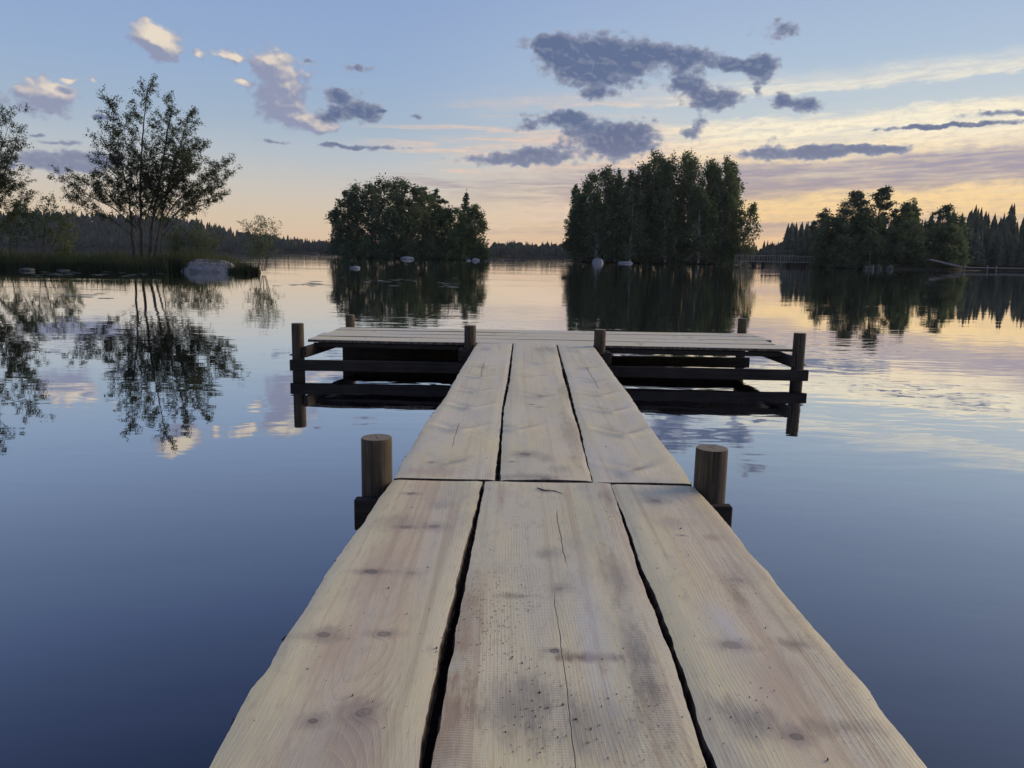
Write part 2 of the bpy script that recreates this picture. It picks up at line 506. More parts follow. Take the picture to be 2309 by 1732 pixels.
def mat_wood(name, seed, knots=(), stains=(), cracks=(), grey=0.35, heart=0.6, dirt=0.5, saw=0.0, c0=0.0, h0=0.06, creases=(), wear=1.0):
    """sawn pine; UVs are metres across (u) and along (v) the board"""
    m, N = new_mat(name)
    uv = N.n('ShaderNodeUVMap').outputs[0]
    u, v, _ = N.sep(uv)
    sv = N.m('ADD', v, seed * 13.7)
    along = N.noise(N.xyz(N.m('MULTIPLY', u, 0.9), N.m('MULTIPLY', sv, 0.75), seed), 1.0, 1.0)
    hh = N.m('ADD', h0, N.m('MULTIPLY', N.m('SUBTRACT', along, 0.5), 0.34))
    drift = N.m('MULTIPLY', N.m('SUBTRACT', N.noise(N.xyz(sv, seed * 2.0, 0.0), 0.5, 1.0), 0.5), 0.10)
    uc = N.m('SUBTRACT', u, N.m('ADD', drift, c0))
    r = N.m('SQRT', N.m('ADD', N.m('MULTIPLY', uc, uc), N.m('MULTIPLY', hh, hh)))
    wav = N.m('MULTIPLY', N.m('SUBTRACT', N.noise(N.xyz(N.m('MULTIPLY', u, 14.0), N.m('MULTIPLY', sv, 3.0), 0.0), 1.0, 3.0), 0.5), 0.010)
    r = N.m('ADD', r, wav)
    kmask = kedge = krim = None
    kw_ = N.m('MULTIPLY', N.m('SUBTRACT', N.noise(N.xyz(N.m('MULTIPLY', u, 38.0), N.m('MULTIPLY', sv, 30.0), 4.0), 1.0, 2.0), 0.5), 0.9)
    for ki, (ku, kv, kr) in enumerate(knots):
        off = N.vm('SUBTRACT', N.xyz(u, v, 0.0), (ku, kv, 0.0))
        d0 = N.vm('LENGTH', N.vm('MULTIPLY', off, (0.80 / kr, 0.95 / kr, 0.0)))
        d = N.m('ADD', d0, kw_)
        r = N.m('ADD', r, N.m('MULTIPLY', N.m('EXPONENT', N.m('MULTIPLY', d0, -0.42)), 0.030))
        core = N.smooth(d, 1.15, 0.55)
        rim = N.m('MULTIPLY', N.smooth(d, 0.55, 1.0), N.smooth(d, 1.35, 1.0))
        smear = N.vm('LENGTH', N.vm('MULTIPLY', off, (0.20 / kr, (0.40 if ki % 2 else 0.20) / kr, 0.0)))
        halo = N.smooth(N.m('ADD', smear, N.m('MULTIPLY', kw_, 1.0)), 1.25, 0.05)
        fa_ = (1.0, 0.55, 0.85, 0.35, 0.7)[(ki * 3 + seed) % 5]
        core, rim, halo = N.m('MULTIPLY', core, fa_), N.m('MULTIPLY', rim, fa_), N.m('MULTIPLY', halo, 0.4 + 0.6 * fa_)
        kmask = core if kmask is None else N.m('MAXIMUM', kmask, core)
        kedge = halo if kedge is None else N.m('MAXIMUM', kedge, halo)
        krim = rim if krim is None else N.m('MAXIMUM', krim, rim)
    ring = N.m('FRACT', N.m('MULTIPLY', r, 105.0))
    late = N.m('MULTIPLY', N.smooth(ring, 0.45, 0.92), N.smooth(ring, 1.0, 0.94))
    tone = N.noise(N.xyz(N.m('MULTIPLY', u, 9.0), N.m('MULTIPLY', sv, 0.8), seed), 1.0, 4.0, 0.6)
    fib = N.noise(N.xyz(N.m('MULTIPLY', u, 420.0), N.m('MULTIPLY', sv, 9.0), 0.0), 1.0, 2.0, 0.6)
    sap = (0.95, 0.80, 0.41, 1)
    hrt = (0.90, 0.69, 0.37, 1)
    hm = N.m('MULTIPLY', N.smooth(N.m('ADD', N.m('ABSOLUTE', uc), N.m('MULTIPLY', N.m('SUBTRACT', tone, 0.5), 0.12)), 0.15, 0.05), heart)
    col = N.mix(hm, sap, hrt)
    vis = N.smooth(N.noise(N.xyz(N.m('MULTIPLY', u, 6.0), N.m('MULTIPLY', sv, 1.0), seed + 30.0), 1.0, 2.0), 0.38, 0.68, 0.03, 0.30)
    col = N.mix(N.m('MULTIPLY', late, vis), col, (0.56, 0.40, 0.24, 1))
    col = N.mix(N.smooth(fib, 0.35, 0.75, 0.0, 0.14), col, (0.50, 0.40, 0.28, 1))
    gn = N.noise(N.xyz(N.m('MULTIPLY', u, 5.0), N.m('MULTIPLY', sv, 1.1), seed + 4.0), 1.0, 5.0, 0.62)
    col = N.mix(N.m('MULTIPLY', N.smooth(gn, 0.30, 0.66), grey), col, (0.84, 0.745, 0.545, 1))
    blot = N.smooth(N.noise(N.xyz(N.m('MULTIPLY', u, 7.0), N.m('MULTIPLY', sv, 2.2), seed + 9.0), 1.0, 4.0, 0.6), 0.50, 0.74)
    col = N.mix(N.m('MULTIPLY', blot, 0.40 * wear), col, (0.42, 0.34, 0.26, 1))
    lng = N.noise(N.xyz(N.m('MULTIPLY', u, 26.0), N.m('MULTIPLY', sv, 0.45), seed + 14.0), 1.0, 3.0, 0.55)
    col = N.mix(N.smooth(lng, 0.51, 0.68, 0.0, 0.50 * wear), col, (0.56, 0.36, 0.19, 1))
    col = N.mix(N.smooth(lng, 0.46, 0.28, 0.0, 0.30), col, (0.66, 0.60, 0.47, 1))
    mot = N.noise(N.xyz(N.m('MULTIPLY', u, 34.0), N.m('MULTIPLY', sv, 9.0), seed + 44.0), 1.0, 5.0, 0.7)
    for (su, sv0, ru, rv, c, a) in stains:
        q = N.vm('MULTIPLY', N.vm('SUBTRACT', N.xyz(u, v, 0.0), (su, sv0, 0.0)), (1.0 / ru, 1.0 / rv, 0.0))
        d = N.m('ADD', N.vm('LENGTH', q), N.m('ADD', N.m('MULTIPLY', N.m('SUBTRACT', gn, 0.5), 2.4), N.m('MULTIPLY', N.m('SUBTRACT', mot, 0.5), 2.2)))
        col = N.mix(N.smooth(d, 1.2, 0.0, 0.0, a), col, (*c, 1))
    wea = N.noise(N.xyz(N.m('MULTIPLY', u, 2.6), N.m('MULTIPLY', sv, 0.9), seed + 40.0), 1.0, 5.0, 0.68)
    col = N.mix(N.smooth(wea, 0.49, 0.68, 0.0, 0.42 * wear), col, (0.50, 0.46, 0.34, 1))
    col = N.mix(N.smooth(mot, 0.50, 0.72, 0.0, 0.42 * wear), col, (0.46, 0.37, 0.26, 1))
    kwv = N.m('SUBTRACT', N.noise(N.xyz(N.m('MULTIPLY', u, 9.0), N.m('MULTIPLY', sv, 7.0), 4.0), 1.0, 2.0), 0.5)
    for (du, dv, da, ds, dr) in creases:
        w_ = N.m('ABSOLUTE', N.m('SUBTRACT', u, du))
        q_ = N.m('SUBTRACT', N.m('SUBTRACT', v, dv), N.m('MULTIPLY', w_, 1.05))
        ln_ = N.m('MULTIPLY', N.smooth(N.m('ABSOLUTE', N.m('ADD', q_, N.m('MULTIPLY', kwv, 0.05))), 0.075, 0.0), N.smooth(w_, dr, dr * 0.15))
        col = N.mix(N.m('MULTIPLY', ln_, 0.62), col, (0.34, 0.29, 0.23, 1))
    if kmask is not None:
        col = N.mix(N.m('MULTIPLY', kedge, 0.62), col, (0.30, 0.215, 0.16, 1))
        col = N.mix(N.m('MULTIPLY', kmask, 0.62), col, (0.19, 0.145, 0.11, 1))
        col = N.mix(N.m('MULTIPLY', krim, 0.55), col, (0.085, 0.062, 0.050, 1))
    # grit trodden into the grain
    pat = N.smooth(N.noise(N.xyz(N.m('MULTIPLY', u, 3.2), N.m('MULTIPLY', sv, 1.3), seed + 20.0), 1.0, 3.0, 0.6), 0.50, 0.68)
    spk = N.noise(N.xyz(N.m('MULTIPLY', u, 120.0), N.m('MULTIPLY', sv, 55.0), 2.0), 1.0, 3.0, 0.7)
    spm = N.m('MULTIPLY', N.smooth(spk, 0.565, 0.66), N.m('MULTIPLY', pat, dirt))
    col = N.mix(spm, col, (0.13, 0.115, 0.095, 1))
    fine = N.noise(N.xyz(N.m('MULTIPLY', u, 60.0), N.m('MULTIPLY', sv, 60.0), 8.0), 1.0, 2.0, 0.5)
    col = N.mix(N.smooth(fine, 0.735, 0.78, 0.0, 0.7), col, (0.13, 0.11, 0.09, 1))
    hgt = N.m('ADD', N.m('MULTIPLY', late, N.m('MULTIPLY', vis, 0.8)), N.m('MULTIPLY', fib, 0.6))
    if saw:
        sw = N.m('SINE', N.m('MULTIPLY', N.m('ADD', v, N.m('MULTIPLY', N.noise(N.xyz(u, v, 0.0), 8.0, 2.0), 0.03)), 700.0))
        swm = N.smooth(gn, 0.4, 0.6)
        hgt = N.m('ADD', hgt, N.m('MULTIPLY', N.m('MULTIPLY', sw, swm), saw * 0.4))
        col = N.mix(N.m('MULTIPLY', N.smooth(sw, 0.2, 1.0), N.m('MULTIPLY', swm, 0.18 * saw)), col, (0.36, 0.32, 0.26, 1))
    for (cu, v0, v1, w) in cracks:
        cx = N.m('ADD', cu, N.m('MULTIPLY', N.m('SUBTRACT', N.noise(N.xyz(sv, 3.0, seed), 3.0, 4.0, 0.6), 0.5), 0.045))
        dd = N.m('ABSOLUTE', N.m('SUBTRACT', u, cx))
        ends = N.m('MULTIPLY', N.smooth(v, v0, v0 + 0.1), N.smooth(v, v1, v1 - 0.1))
        ck = N.m('MULTIPLY', N.smooth(dd, w, w * 0.4), ends)
        col = N.mix(N.m('MULTIPLY', ck, 0.85), col, (0.07, 0.055, 0.045, 1))
        hgt = N.m('SUBTRACT', hgt, N.m('MULTIPLY', ck, 2.5))
    # the sawn edge still carries bark, a dark brown
    nz = N.sep(N.n('ShaderNodeNewGeometry').outputs['Normal'])[2]
    side = N.smooth(nz, 0.75, 0.35)
    edge = N.mix(N.smooth(N.noise(N.xyz(N.m('MULTIPLY', u, 30.0), N.m('MULTIPLY', sv, 22.0), 1.0), 1.0, 4.0), 0.4, 0.6),
                 (0.05, 0.036, 0.026, 1), (0.15, 0.11, 0.075, 1))
    col = N.mix(side, col, edge)
    bump = N.n('ShaderNodeBump', {'Strength': 0.55, 'Distance': 0.0022, 'Height': hgt}).outputs[0]
    finish(N, principled(N, col, 0.50, bump, 0.5))
    return m


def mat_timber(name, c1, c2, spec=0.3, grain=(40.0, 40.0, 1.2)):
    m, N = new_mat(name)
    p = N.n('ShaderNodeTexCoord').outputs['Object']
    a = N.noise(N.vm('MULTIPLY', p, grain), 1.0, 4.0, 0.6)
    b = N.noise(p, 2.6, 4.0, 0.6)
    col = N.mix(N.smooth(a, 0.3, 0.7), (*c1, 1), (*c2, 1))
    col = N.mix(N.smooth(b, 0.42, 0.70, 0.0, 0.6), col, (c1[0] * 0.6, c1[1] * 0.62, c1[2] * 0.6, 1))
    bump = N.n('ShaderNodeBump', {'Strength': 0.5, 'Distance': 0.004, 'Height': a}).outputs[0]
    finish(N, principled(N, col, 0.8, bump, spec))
    return m


def mat_post():
    """round impregnated pole: brown sides, paler end grain with rings and a drying crack"""
    m, N = new_mat('round pole timber')
    p = N.n('ShaderNodeTexCoord').outputs['Object']
    x, y, z = N.sep(p)
    ang = N.m('ARCTAN2', y, x)
    inf = N.n('ShaderNodeObjectInfo').outputs['Random']
    off = N.m('MULTIPLY', inf, 40.0)
    gv = N.xyz(N.m('MULTIPLY', x, 45.0), N.m('MULTIPLY', y, 45.0), N.m('ADD', N.m('MULTIPLY', z, 2.2), off))
    a = N.noise(gv, 1.0, 4.0, 0.65)
    col = N.mix(N.smooth(a, 0.32, 0.68), (0.044, 0.033, 0.020, 1), (0.125, 0.096, 0.060, 1))
    b = N.noise(N.xyz(N.m('MULTIPLY', x, 9.0), N.m('MULTIPLY', y, 9.0), N.m('ADD', N.m('MULTIPLY', z, 5.0), off)), 1.0, 3.0)
    col = N.mix(N.smooth(b, 0.45, 0.72, 0.0, 0.7), col, (0.050, 0.042, 0.026, 1))
    wet = N.smooth(z, 0.20, 0.02, 0.0, 0.75)
    col = N.mix(wet, col, (0.030, 0.026, 0.020, 1))
    r = N.m('SQRT', N.m('ADD', N.m('MULTIPLY', x, x), N.m('MULTIPLY', y, y)))
    rr = N.m('ADD', r, N.m('MULTIPLY', N.m('SUBTRACT', N.noise(p, 18.0, 3.0), 0.5), 0.012))
    rg = N.smooth(N.m('FRACT', N.m('MULTIPLY', rr, 130.0)), 0.4, 0.9)
    endc = N.mix(rg, (0.33, 0.27, 0.18, 1), (0.20, 0.155, 0.10, 1))
    endc = N.mix(N.smooth(N.noise(p, 24.0, 4.0), 0.45, 0.7, 0.0, 0.5), endc, (0.14, 0.12, 0.095, 1))
    ck = N.m('MULTIPLY', N.smooth(N.m('ABSOLUTE', N.m('ADD', x, N.m('MULTIPLY', y, 0.35))), 0.0028, 0.001), N.smooth(r, 0.055, 0.02))
    endc = N.mix(ck, endc, (0.03, 0.025, 0.02, 1))
    nz = N.sep(N.n('ShaderNodeNewGeometry').outputs['Normal'])[2]
    col = N.mix(N.smooth(nz, 0.75, 0.9), col, endc)
    chk = N.m('MULTIPLY', N.smooth(N.noise(N.xyz(N.m('MULTIPLY', ang, 5.0), N.m('MULTIPLY', z, 0.9), off), 1.0, 2.0), 0.66, 0.70), N.smooth(nz, 0.6, 0.3))
    col = N.mix(N.m('MULTIPLY', chk, 0.7), col, (0.03, 0.024, 0.018, 1))
    bump = N.n('ShaderNodeBump', {'Strength': 0.6, 'Distance': 0.004, 'Height': N.m('SUBTRACT', a, chk)}).outputs[0]
    finish(N, principled(N, col, 0.8, bump, 0.3))
    return m


# ------------------------------------------------------------------ water sheet
def sheet(name, x0, x1, y0, y1, z, mat):
    me = mesh_np(name, [(x0, y0, z), (x1, y0, z), (x1, y1, z), (x0, y1, z)], [(0, 1, 2, 3)])
    return tag(link(name, me, mat), kind='structure')


WATER = mat_water()
lake = sheet('lake_water', -1700, 1700, -150, 1700, 0.0, WATER)
tag(lake, 'calm dark blue lake water mirroring the evening sky', 'water')

# ------------------------------------------------------------------ far shores: hills and their woods
M_FLOOR = mat_ground('forest floor', (0.030, 0.036, 0.022), (0.050, 0.050, 0.030))
M_FARWOOD = mat_leaf('far spruce wood', (0.026, 0.041, 0.029), (0.048, 0.070, 0.043), 0.1)
M_NEARWOOD = mat_leaf('spruce wood', (0.081, 0.098, 0.059), (0.146, 0.164, 0.087), 0.15)


def conifer_faces(n_layers, seed, sides=7):
    """unit spruce: jagged stacked skirts, height 1, radius about 0.17"""
    q = np.random.default_rng(seed)
    V, F = [], []
    for k in range(n_layers):
        z0 = 0.10 + 0.80 * k / n_layers
        z1 = min(1.0, z0 + 0.95 / n_layers * 1.9)
        if k == n_layers - 1:
            z1 = 1.0
        r = 0.19 * (1 - k / n_layers) ** 0.85 + 0.015
        base = len(V)
        V.append((0, 0, z1))
        for s in range(sides * 2):
            a = math.pi * s / sides + q.uniform(-0.15, 0.15)
            rr = r * (1.0 if s % 2 == 0 else 0.55) * q.uniform(0.75, 1.2)
            V.append((rr * math.cos(a), rr * math.sin(a), z0 + (0.0 if s % 2 == 0 else 0.035) + q.uniform(-0.02, 0.02)))
        for s in range(sides * 2):
            F.append((base, base + 1 + s, base + 1 + (s + 1) % (sides * 2)))
    return np.array(V), np.array(F)


FINE = [conifer_faces(10, 31), conifer_faces(12, 38), conifer_faces(9, 45)]
UNIT = [conifer_faces(5, 3), conifer_faces(6, 8), conifer_faces(4, 15)]


def lumpy_faces(seed):
    """unit broadleaf far tree: an uneven crown of a few facets"""
    q = np.random.default_rng(seed)
    bm = bmesh.new()
    bmesh.ops.create_icosphere(bm, subdivisions=2, radius=1.0)
    V = np.array([v.co[:] for v in bm.verts])
    F = np.array([[v.index for v in f.verts] for f in bm.faces])
    bm.free()
    V *= (1 + q.uniform(-0.28, 0.22, (len(V), 1)))
    V *= np.array([0.26, 0.26, 0.46])
    V[:, 2] += 0.52
    return V, F


LUMP = [lumpy_faces(s) for s in (1, 2, 3)]


def wood(name, pts, mat, label, lump_share=0.15, unit=None):
    """pts: (x, y, z, height) of every tree in a wood too far off to tell the trees apart"""
    Vs, Fs, n = [], [], 0
    for (x, y, z, h) in pts:
        lump = R.random() < lump_share
        V, F = R.choice(LUMP if lump else (unit or UNIT))
        a = R.uniform(0, 6.28)
        c, s = math.cos(a), math.sin(a)
        w = h * R.uniform(0.85, 1.25)
        P = np.stack([x + (V[:, 0] * c - V[:, 1] * s) * w, y + (V[:, 0] * s + V[:, 1] * c) * w, z + V[:, 2] * h * (0.85 if lump else 1)], 1)
        Vs.append(P)
        Fs.append(F + n)
        n += len(V)
    o = link(name, mesh_np(name, np.concatenate(Vs), np.concatenate(Fs)), mat)
    return tag(o, label, 'forest', kind='stuff')


def hill(name, crest, ynear, yfar, ycrest, label):
    """terrain whose skyline follows (px, py) of the photograph at distance ycrest; returns a height function"""
    xs = np.array([at_y(px, py, ycrest).x for px, py in crest])
    zs = np.array([max(0.3, at_y(px, py, ycrest).z) for px, py in crest])

    def hz(x, y):
        xx = x * ycrest / y
        top = float(np.interp(xx, xs, zs))
        if y < ycrest:
            f = max(0.0, (y - ynear) / (ycrest - ynear))
            f = f * f * (3 - 2 * f)
        else:
            f = max(0.0, 1 - (y - ycrest) / (yfar - ycrest)) ** 0.7
        return top * f
    nx, ny = 90, 26
    V, F = [], []
    for j in range(ny + 1):
        y = ynear + (yfar - ynear) * j / ny
        for i in range(nx + 1):
            x = (xs[0] + (xs[-1] - xs[0]) * i / nx) * y / ycrest
            V.append((x, y, hz(x, y) + 0.25 - (0.6 if j in (0, ny) else 0)))
    for j in range(ny):
        for i in range(nx):
            a = j * (nx + 1) + i
            F.append((a, a + 1, a + nx + 2, a + nx + 1))
    o = link(name, mesh_np(name, V, F, True), M_FLOOR)
    tag(o, label, 'hill', kind='structure')
    return hz, xs[0] / ycrest, xs[-1] / ycrest


def plant(hz, k0, k1, y0, y1, n, h0, h1, shore=0):
    pts = []
    for i in range(n):
        y = y0 + (y1 - y0) * R.random() ** 1.4
        x = R.uniform(k0, k1) * y
        pts.append((x, y, hz(x, y) - 0.3, R.uniform(h0, h1) * (1 - 0.25 * R.random() ** 2)))
    return pts


# long wooded ridge across the lake
hz1, ka, kb = hill('hills', [(-420, 520), (-250, 508), (-100, 497), (60, 494), (200, 500), (300, 503), (400, 510), (480, 522), (540, 541),
                             (610, 549), (660, 556), (730, 567), (770, 575), (800, 580)], 1010, 1330, 1190, 'low wooded ridge across the lake')
wood('forest', plant(hz1, ka, kb * 1.0, 1012, 1200, 2600, 11, 19), M_FARWOOD, 'dense dark spruce forest covering the long low ridge across the lake')
# low far shore between the islands
hz2, ka, kb = hill('hills', [(700, 577), (900, 568), (1060, 568), (1120, 564), (1180, 567), (1300, 568), (1450, 574), (1600, 578), (1700, 576)],
                   900, 1150, 1000, 'flat far shore seen between the two big islands')
wood('forest', plant(hz2, ka, kb, 902, 1020, 1300, 9, 15), M_FARWOOD, 'distant belt of forest between the two big islands', 0.45)
# receding wooded shore behind the footbridge
hz3, ka, kb = hill('hills', [(1600, 586), (1670, 575), (1720, 571), (1770, 560), (1830, 550), (1960, 545), (2200, 540), (2500, 545)],
                   640, 900, 760, 'wooded hill rising behind the footbridge')
wood('forest', plant(hz3, ka, kb, 642, 780, 1000, 8, 13), M_FARWOOD, 'hazy forest on the hill behind the footbridge', 0.3)
# spruce wood of the mainland beyond the pine islet
hz4, ka, kb = hill('hills', [(1770, 591), (1810, 582), (1870, 570), (1980, 562), (2100, 555), (2250, 545), (2400, 540), (2700, 535), (3100, 545)],
                   262, 420, 330, 'mainland bank carrying tall spruces beyond the pine islet')
wood('forest', plant(hz4, ka, kb, 264, 340, 1150, 7, 17), M_NEARWOOD, 'tall spruce forest on the mainland beyond the pine islet', 0.0, FINE)

# ------------------------------------------------------------------ the dock
ZD = 0.40                           # deck level above the water
dock = tag(empty('wooden_dock', (0.15, 3.3, 0.0)), 'pale plank dock with round posts and a crosswise end platform standing in the lake', 'dock')
DOCK_INV = Matrix.Translation((-0.15, -3.3, 0.0))


def under(o, parent):
    """parent without moving the part"""
    o.parent = parent
    o.matrix_parent_inverse = DOCK_INV if parent is dock else parent.matrix_world.inverted()
    return o


def edge_fn(pxs, y_ext=None):
    P = [at(x, y, ZD) for x, y in pxs]
    P.sort(key=lambda p: p.y)
    ys = np.array([p.y for p in P])
    xs = np.array([p.x for p in P])
    return ys, xs


def smooth_interp(y, ys, xs):
    return np.interp(y, ys, xs)


def plank_mesh(name, along, e0, e1, thick, seed, dents=(), swap=False, ztop=ZD, cup=0.004, fray=1.0):
    """along: stations; e0/e1: the two edges at the stations. swap: the board runs along x instead of y"""
    q = np.random.default_rng(seed)
    n, k = len(along), 15
    f = np.linspace(0, 1, k)
    jag = lambda s, a: np.array([mnoise.noise(Vector((v * s, seed * 5.1, a))) for v in along])
    e0 = e0 + fray * (0.004 * jag(9.0, 1.0) + 0.002 * jag(40.0, 2.0))
    e1 = e1 + fray * (0.004 * jag(9.0, 3.0) + 0.002 * jag(40.0, 4.0))
    U = e0[:, None] * (1 - f) + e1[:, None] * f
    S = np.repeat(along[:, None], k, 1)
    warp = np.array([[mnoise.noise(Vector((s * 0.8, ff * 1.4, seed * 3.7))) for ff in f] for s in along])
    Z = ztop + 0.006 * warp + cup * (2 * f[None, :] - 1) ** 2 * (0.6 + 0.4 * np.sin(seed))
    round_ = np.minimum(f, 1 - f)
    Z = Z - 0.004 * np.exp(-(round_ / 0.03) ** 2)[None, :]
    for (du, dv, a, sg, reach) in dents:
        w = np.abs(U - du)
        qq = (S - dv - 1.05 * w) / 1.9
        fade = np.clip(1 - w / reach, 0, 1) ** 0.8
        Z += 2.6 * a * fade * (-(qq / sg) * np.exp(-(qq / sg) ** 2) * 1.8)
    top = np.stack([S, U, Z] if swap else [U, S, Z], -1)
    # lower rims: a live edge that widens and frays downwards
    rag = fray * 0.006 + fray * 0.006 * np.abs(np.stack([jag(18.0, 7.0), jag(18.0, 8.0)], 1)) * 2
    V = [top.reshape(-1, 3)]
    rims = []
    for side, e, sg in ((0, e0, -1), (1, e1, 1)):
        for zz, out in ((-0.45, 0.7), (-1.0, 0.25)):
            uu = e + sg * rag[:, side] * out
            z = Z[:, 0 if side == 0 else -1] + zz * thick
            rims.append(np.stack([along, uu, z] if swap else [uu, along, z], -1))
    V += rims
    V = np.concatenate(V)
    F = []
    idx = lambda i, j: i * k + j
    base = n * k
    A1, A2, B1, B2 = base, base + n, base + 2 * n, base + 3 * n
    flip = swap
    for i in range(n - 1):
        for j in range(k - 1):
            F.append((idx(i, j), idx(i, j + 1), idx(i + 1, j + 1), idx(i + 1, j)))
        F.append((A1 + i, idx(i, 0), idx(i + 1, 0), A1 + i + 1))
        F.append((A2 + i, A1 + i, A1 + i + 1, A2 + i + 1))
        F.append((idx(i, k - 1), B1 + i, B1 + i + 1, idx(i + 1, k - 1)))
        F.append((B1 + i, B2 + i, B2 + i + 1, B1 + i + 1))
        F.append((B2 + i, A2 + i, A2 + i + 1, B2 + i + 1))
    ends = []
    for i, rev in ((0, False), (n - 1, True)):
        ring = [A2 + i, A1 + i] + [idx(i, j) for j in range(k)] + [B1 + i, B2 + i]
        if not rev:
            ring = ring[::-1]
        ends.append(ring)
    faces = [tuple(a) for a in F] + [tuple(a) for a in ends]
    if flip:
        faces = [a[::-1] for a in faces]
    me = bpy.data.meshes.new(name)
    me.from_pydata(V.tolist(), [], faces)
    uvl = me.uv_layers.new(name='UVMap')
    mid = float(np.mean((e0 + e1) / 2))
    li = np.empty(len(me.loops), dtype=np.int32)
    me.loops.foreach_get('vertex_index', li)
    if swap:
        uv = np.stack([V[li, 1] - mid, V[li, 0]], -1)
    else:
        uv = np.stack([V[li, 0] - mid, V[li, 1]], -1)
    uvl.data.foreach_set('uv', uv.astype(np.float32).ravel())
    me.polygons.foreach_set('use_smooth', np.ones(len(me.polygons), dtype=bool))
    me.update()
    try:
        me.set_sharp_from_angle(angle=rad(40))
    except Exception:
        pass
    return me, mid


def bark_rag(plank, along, e, sg, seed, density, parent):
    """ragged flakes of bark left along a live edge"""
    q = np.random.default_rng(seed)
    V, F = [], []
    n = int((along[-1] - along[0]) * density)
    for _ in range(n):
        s = q.uniform(along[0] + 0.02, along[-1] - 0.02)
        if mnoise.noise(Vector((s * 1.6, seed, 0))) < -0.05:
            continue
        u = np.interp(s, along, e)
        L, w, h = q.uniform(0.01, 0.045), q.uniform(0.003, 0.010), q.uniform(0.006, 0.022)
        b = len(V)
        z = ZD - q.uniform(0.006, 0.035)
        pts = [(0, 0, 0), (0, L, 0), (sg * w, L * 0.8, -h * 0.3), (sg * w, L * 0.2, h * 0.1), (0, L * 0.1, -h), (0, L * 0.9, -h)]
        for x, y, zz in pts:
            V.append((u + sg * 0.002 + x + q.normal(0, 0.001), s + y + q.normal(0, 0.002), z + zz + q.normal(0, 0.001)))
        F += [(b, b + 1, b + 2), (b, b + 2, b + 3), (b + 3, b + 2, b + 5), (b + 3, b + 5, b + 4), (b, b + 3, b + 4), (b + 1, b + 5, b + 2)]
    if not V:
        return
    o = link('bark', mesh_np('bark', V, F), M_BARKRAG)
    under(o, parent)
    tag(o, kind='stuff')


M_BARKRAG = mat_bark('torn bark', (0.035, 0.025, 0.018), (0.11, 0.078, 0.05), 40.0)

NEAR = dict(
    a=dict(l=[(471, 1732), (511, 1657), (565, 1558), (601, 1513), (646, 1436), (690, 1374), (733, 1299), (752, 1271), (796, 1207), (822, 1176), (855, 1122), (886, 1082)],
           r=[(943, 1732), (950, 1671), (973, 1558), (992, 1469), (999, 1426), (1018, 1365), (1032, 1299), (1053, 1219), (1068, 1167), (1079, 1124), (1087, 1085)]),
    b=dict(l=[(972, 1732), (987, 1657), (1002, 1577), (1016, 1502), (1030, 1421), (1042, 1355), (1058, 1275), (1072, 1205), (1084, 1139), (1095, 1086)],
           r=[(1596, 1732), (1575, 1676), (1542, 1572), (1521, 1502), (1502, 1454), (1488, 1417), (1472, 1374), (1453, 1327), (1436, 1280), (1415, 1209), (1401, 1167), (1387, 1124), (1376, 1094)]),
    c=dict(l=[(1620, 1732), (1599, 1685), (1575, 1624), (1559, 1563), (1533, 1492), (1514, 1436), (1495, 1388), (1476, 1337), (1448, 1280), (1424, 1209), (1406, 1162), (1389, 1124), (1380, 1095)],
           r=[(2094, 1732), (2051, 1676), (1985, 1596), (1948, 1539), (1901, 1492), (1858, 1440), (1816, 1393), (1761, 1327), (1731, 1285), (1688, 1242), (1655, 1197), (1618, 1153), (1568, 1100)]))
FAR = dict(
    a=dict(l=[(886, 1081), (913, 1029), (945, 979), (964, 947), (986, 918), (1005, 893), (1018, 868), (1037, 836), (1053, 811), (1068, 784), (1076, 773)],
           r=[(1114, 1084), (1122, 1023), (1129, 963), (1132, 918), (1136, 893), (1143, 861), (1148, 827), (1152, 798), (1156, 772)]),
    b=dict(l=[(1128, 1084), (1131, 1023), (1134, 969), (1137, 918), (1144, 890), (1150, 858), (1154, 823), (1156, 798), (1159, 773)],
           r=[(1336, 1090), (1325, 1051), (1313, 1004), (1305, 969), (1295, 941), (1286, 909), (1278, 877), (1269, 846), (1261, 808), (1254, 776)]),
    c=dict(l=[(1339, 1091), (1328, 1051), (1317, 1004), (1309, 963), (1300, 934), (1292, 903), (1285, 871), (1276, 839), (1266, 808), (1257, 776)],
           r=[(1566, 1099), (1545, 1064), (1524, 1036), (1508, 1016), (1483, 985), (1461, 953), (1442, 925), (1420, 890), (1397, 861), (1385, 846), (1363, 814), (1336, 777)]))

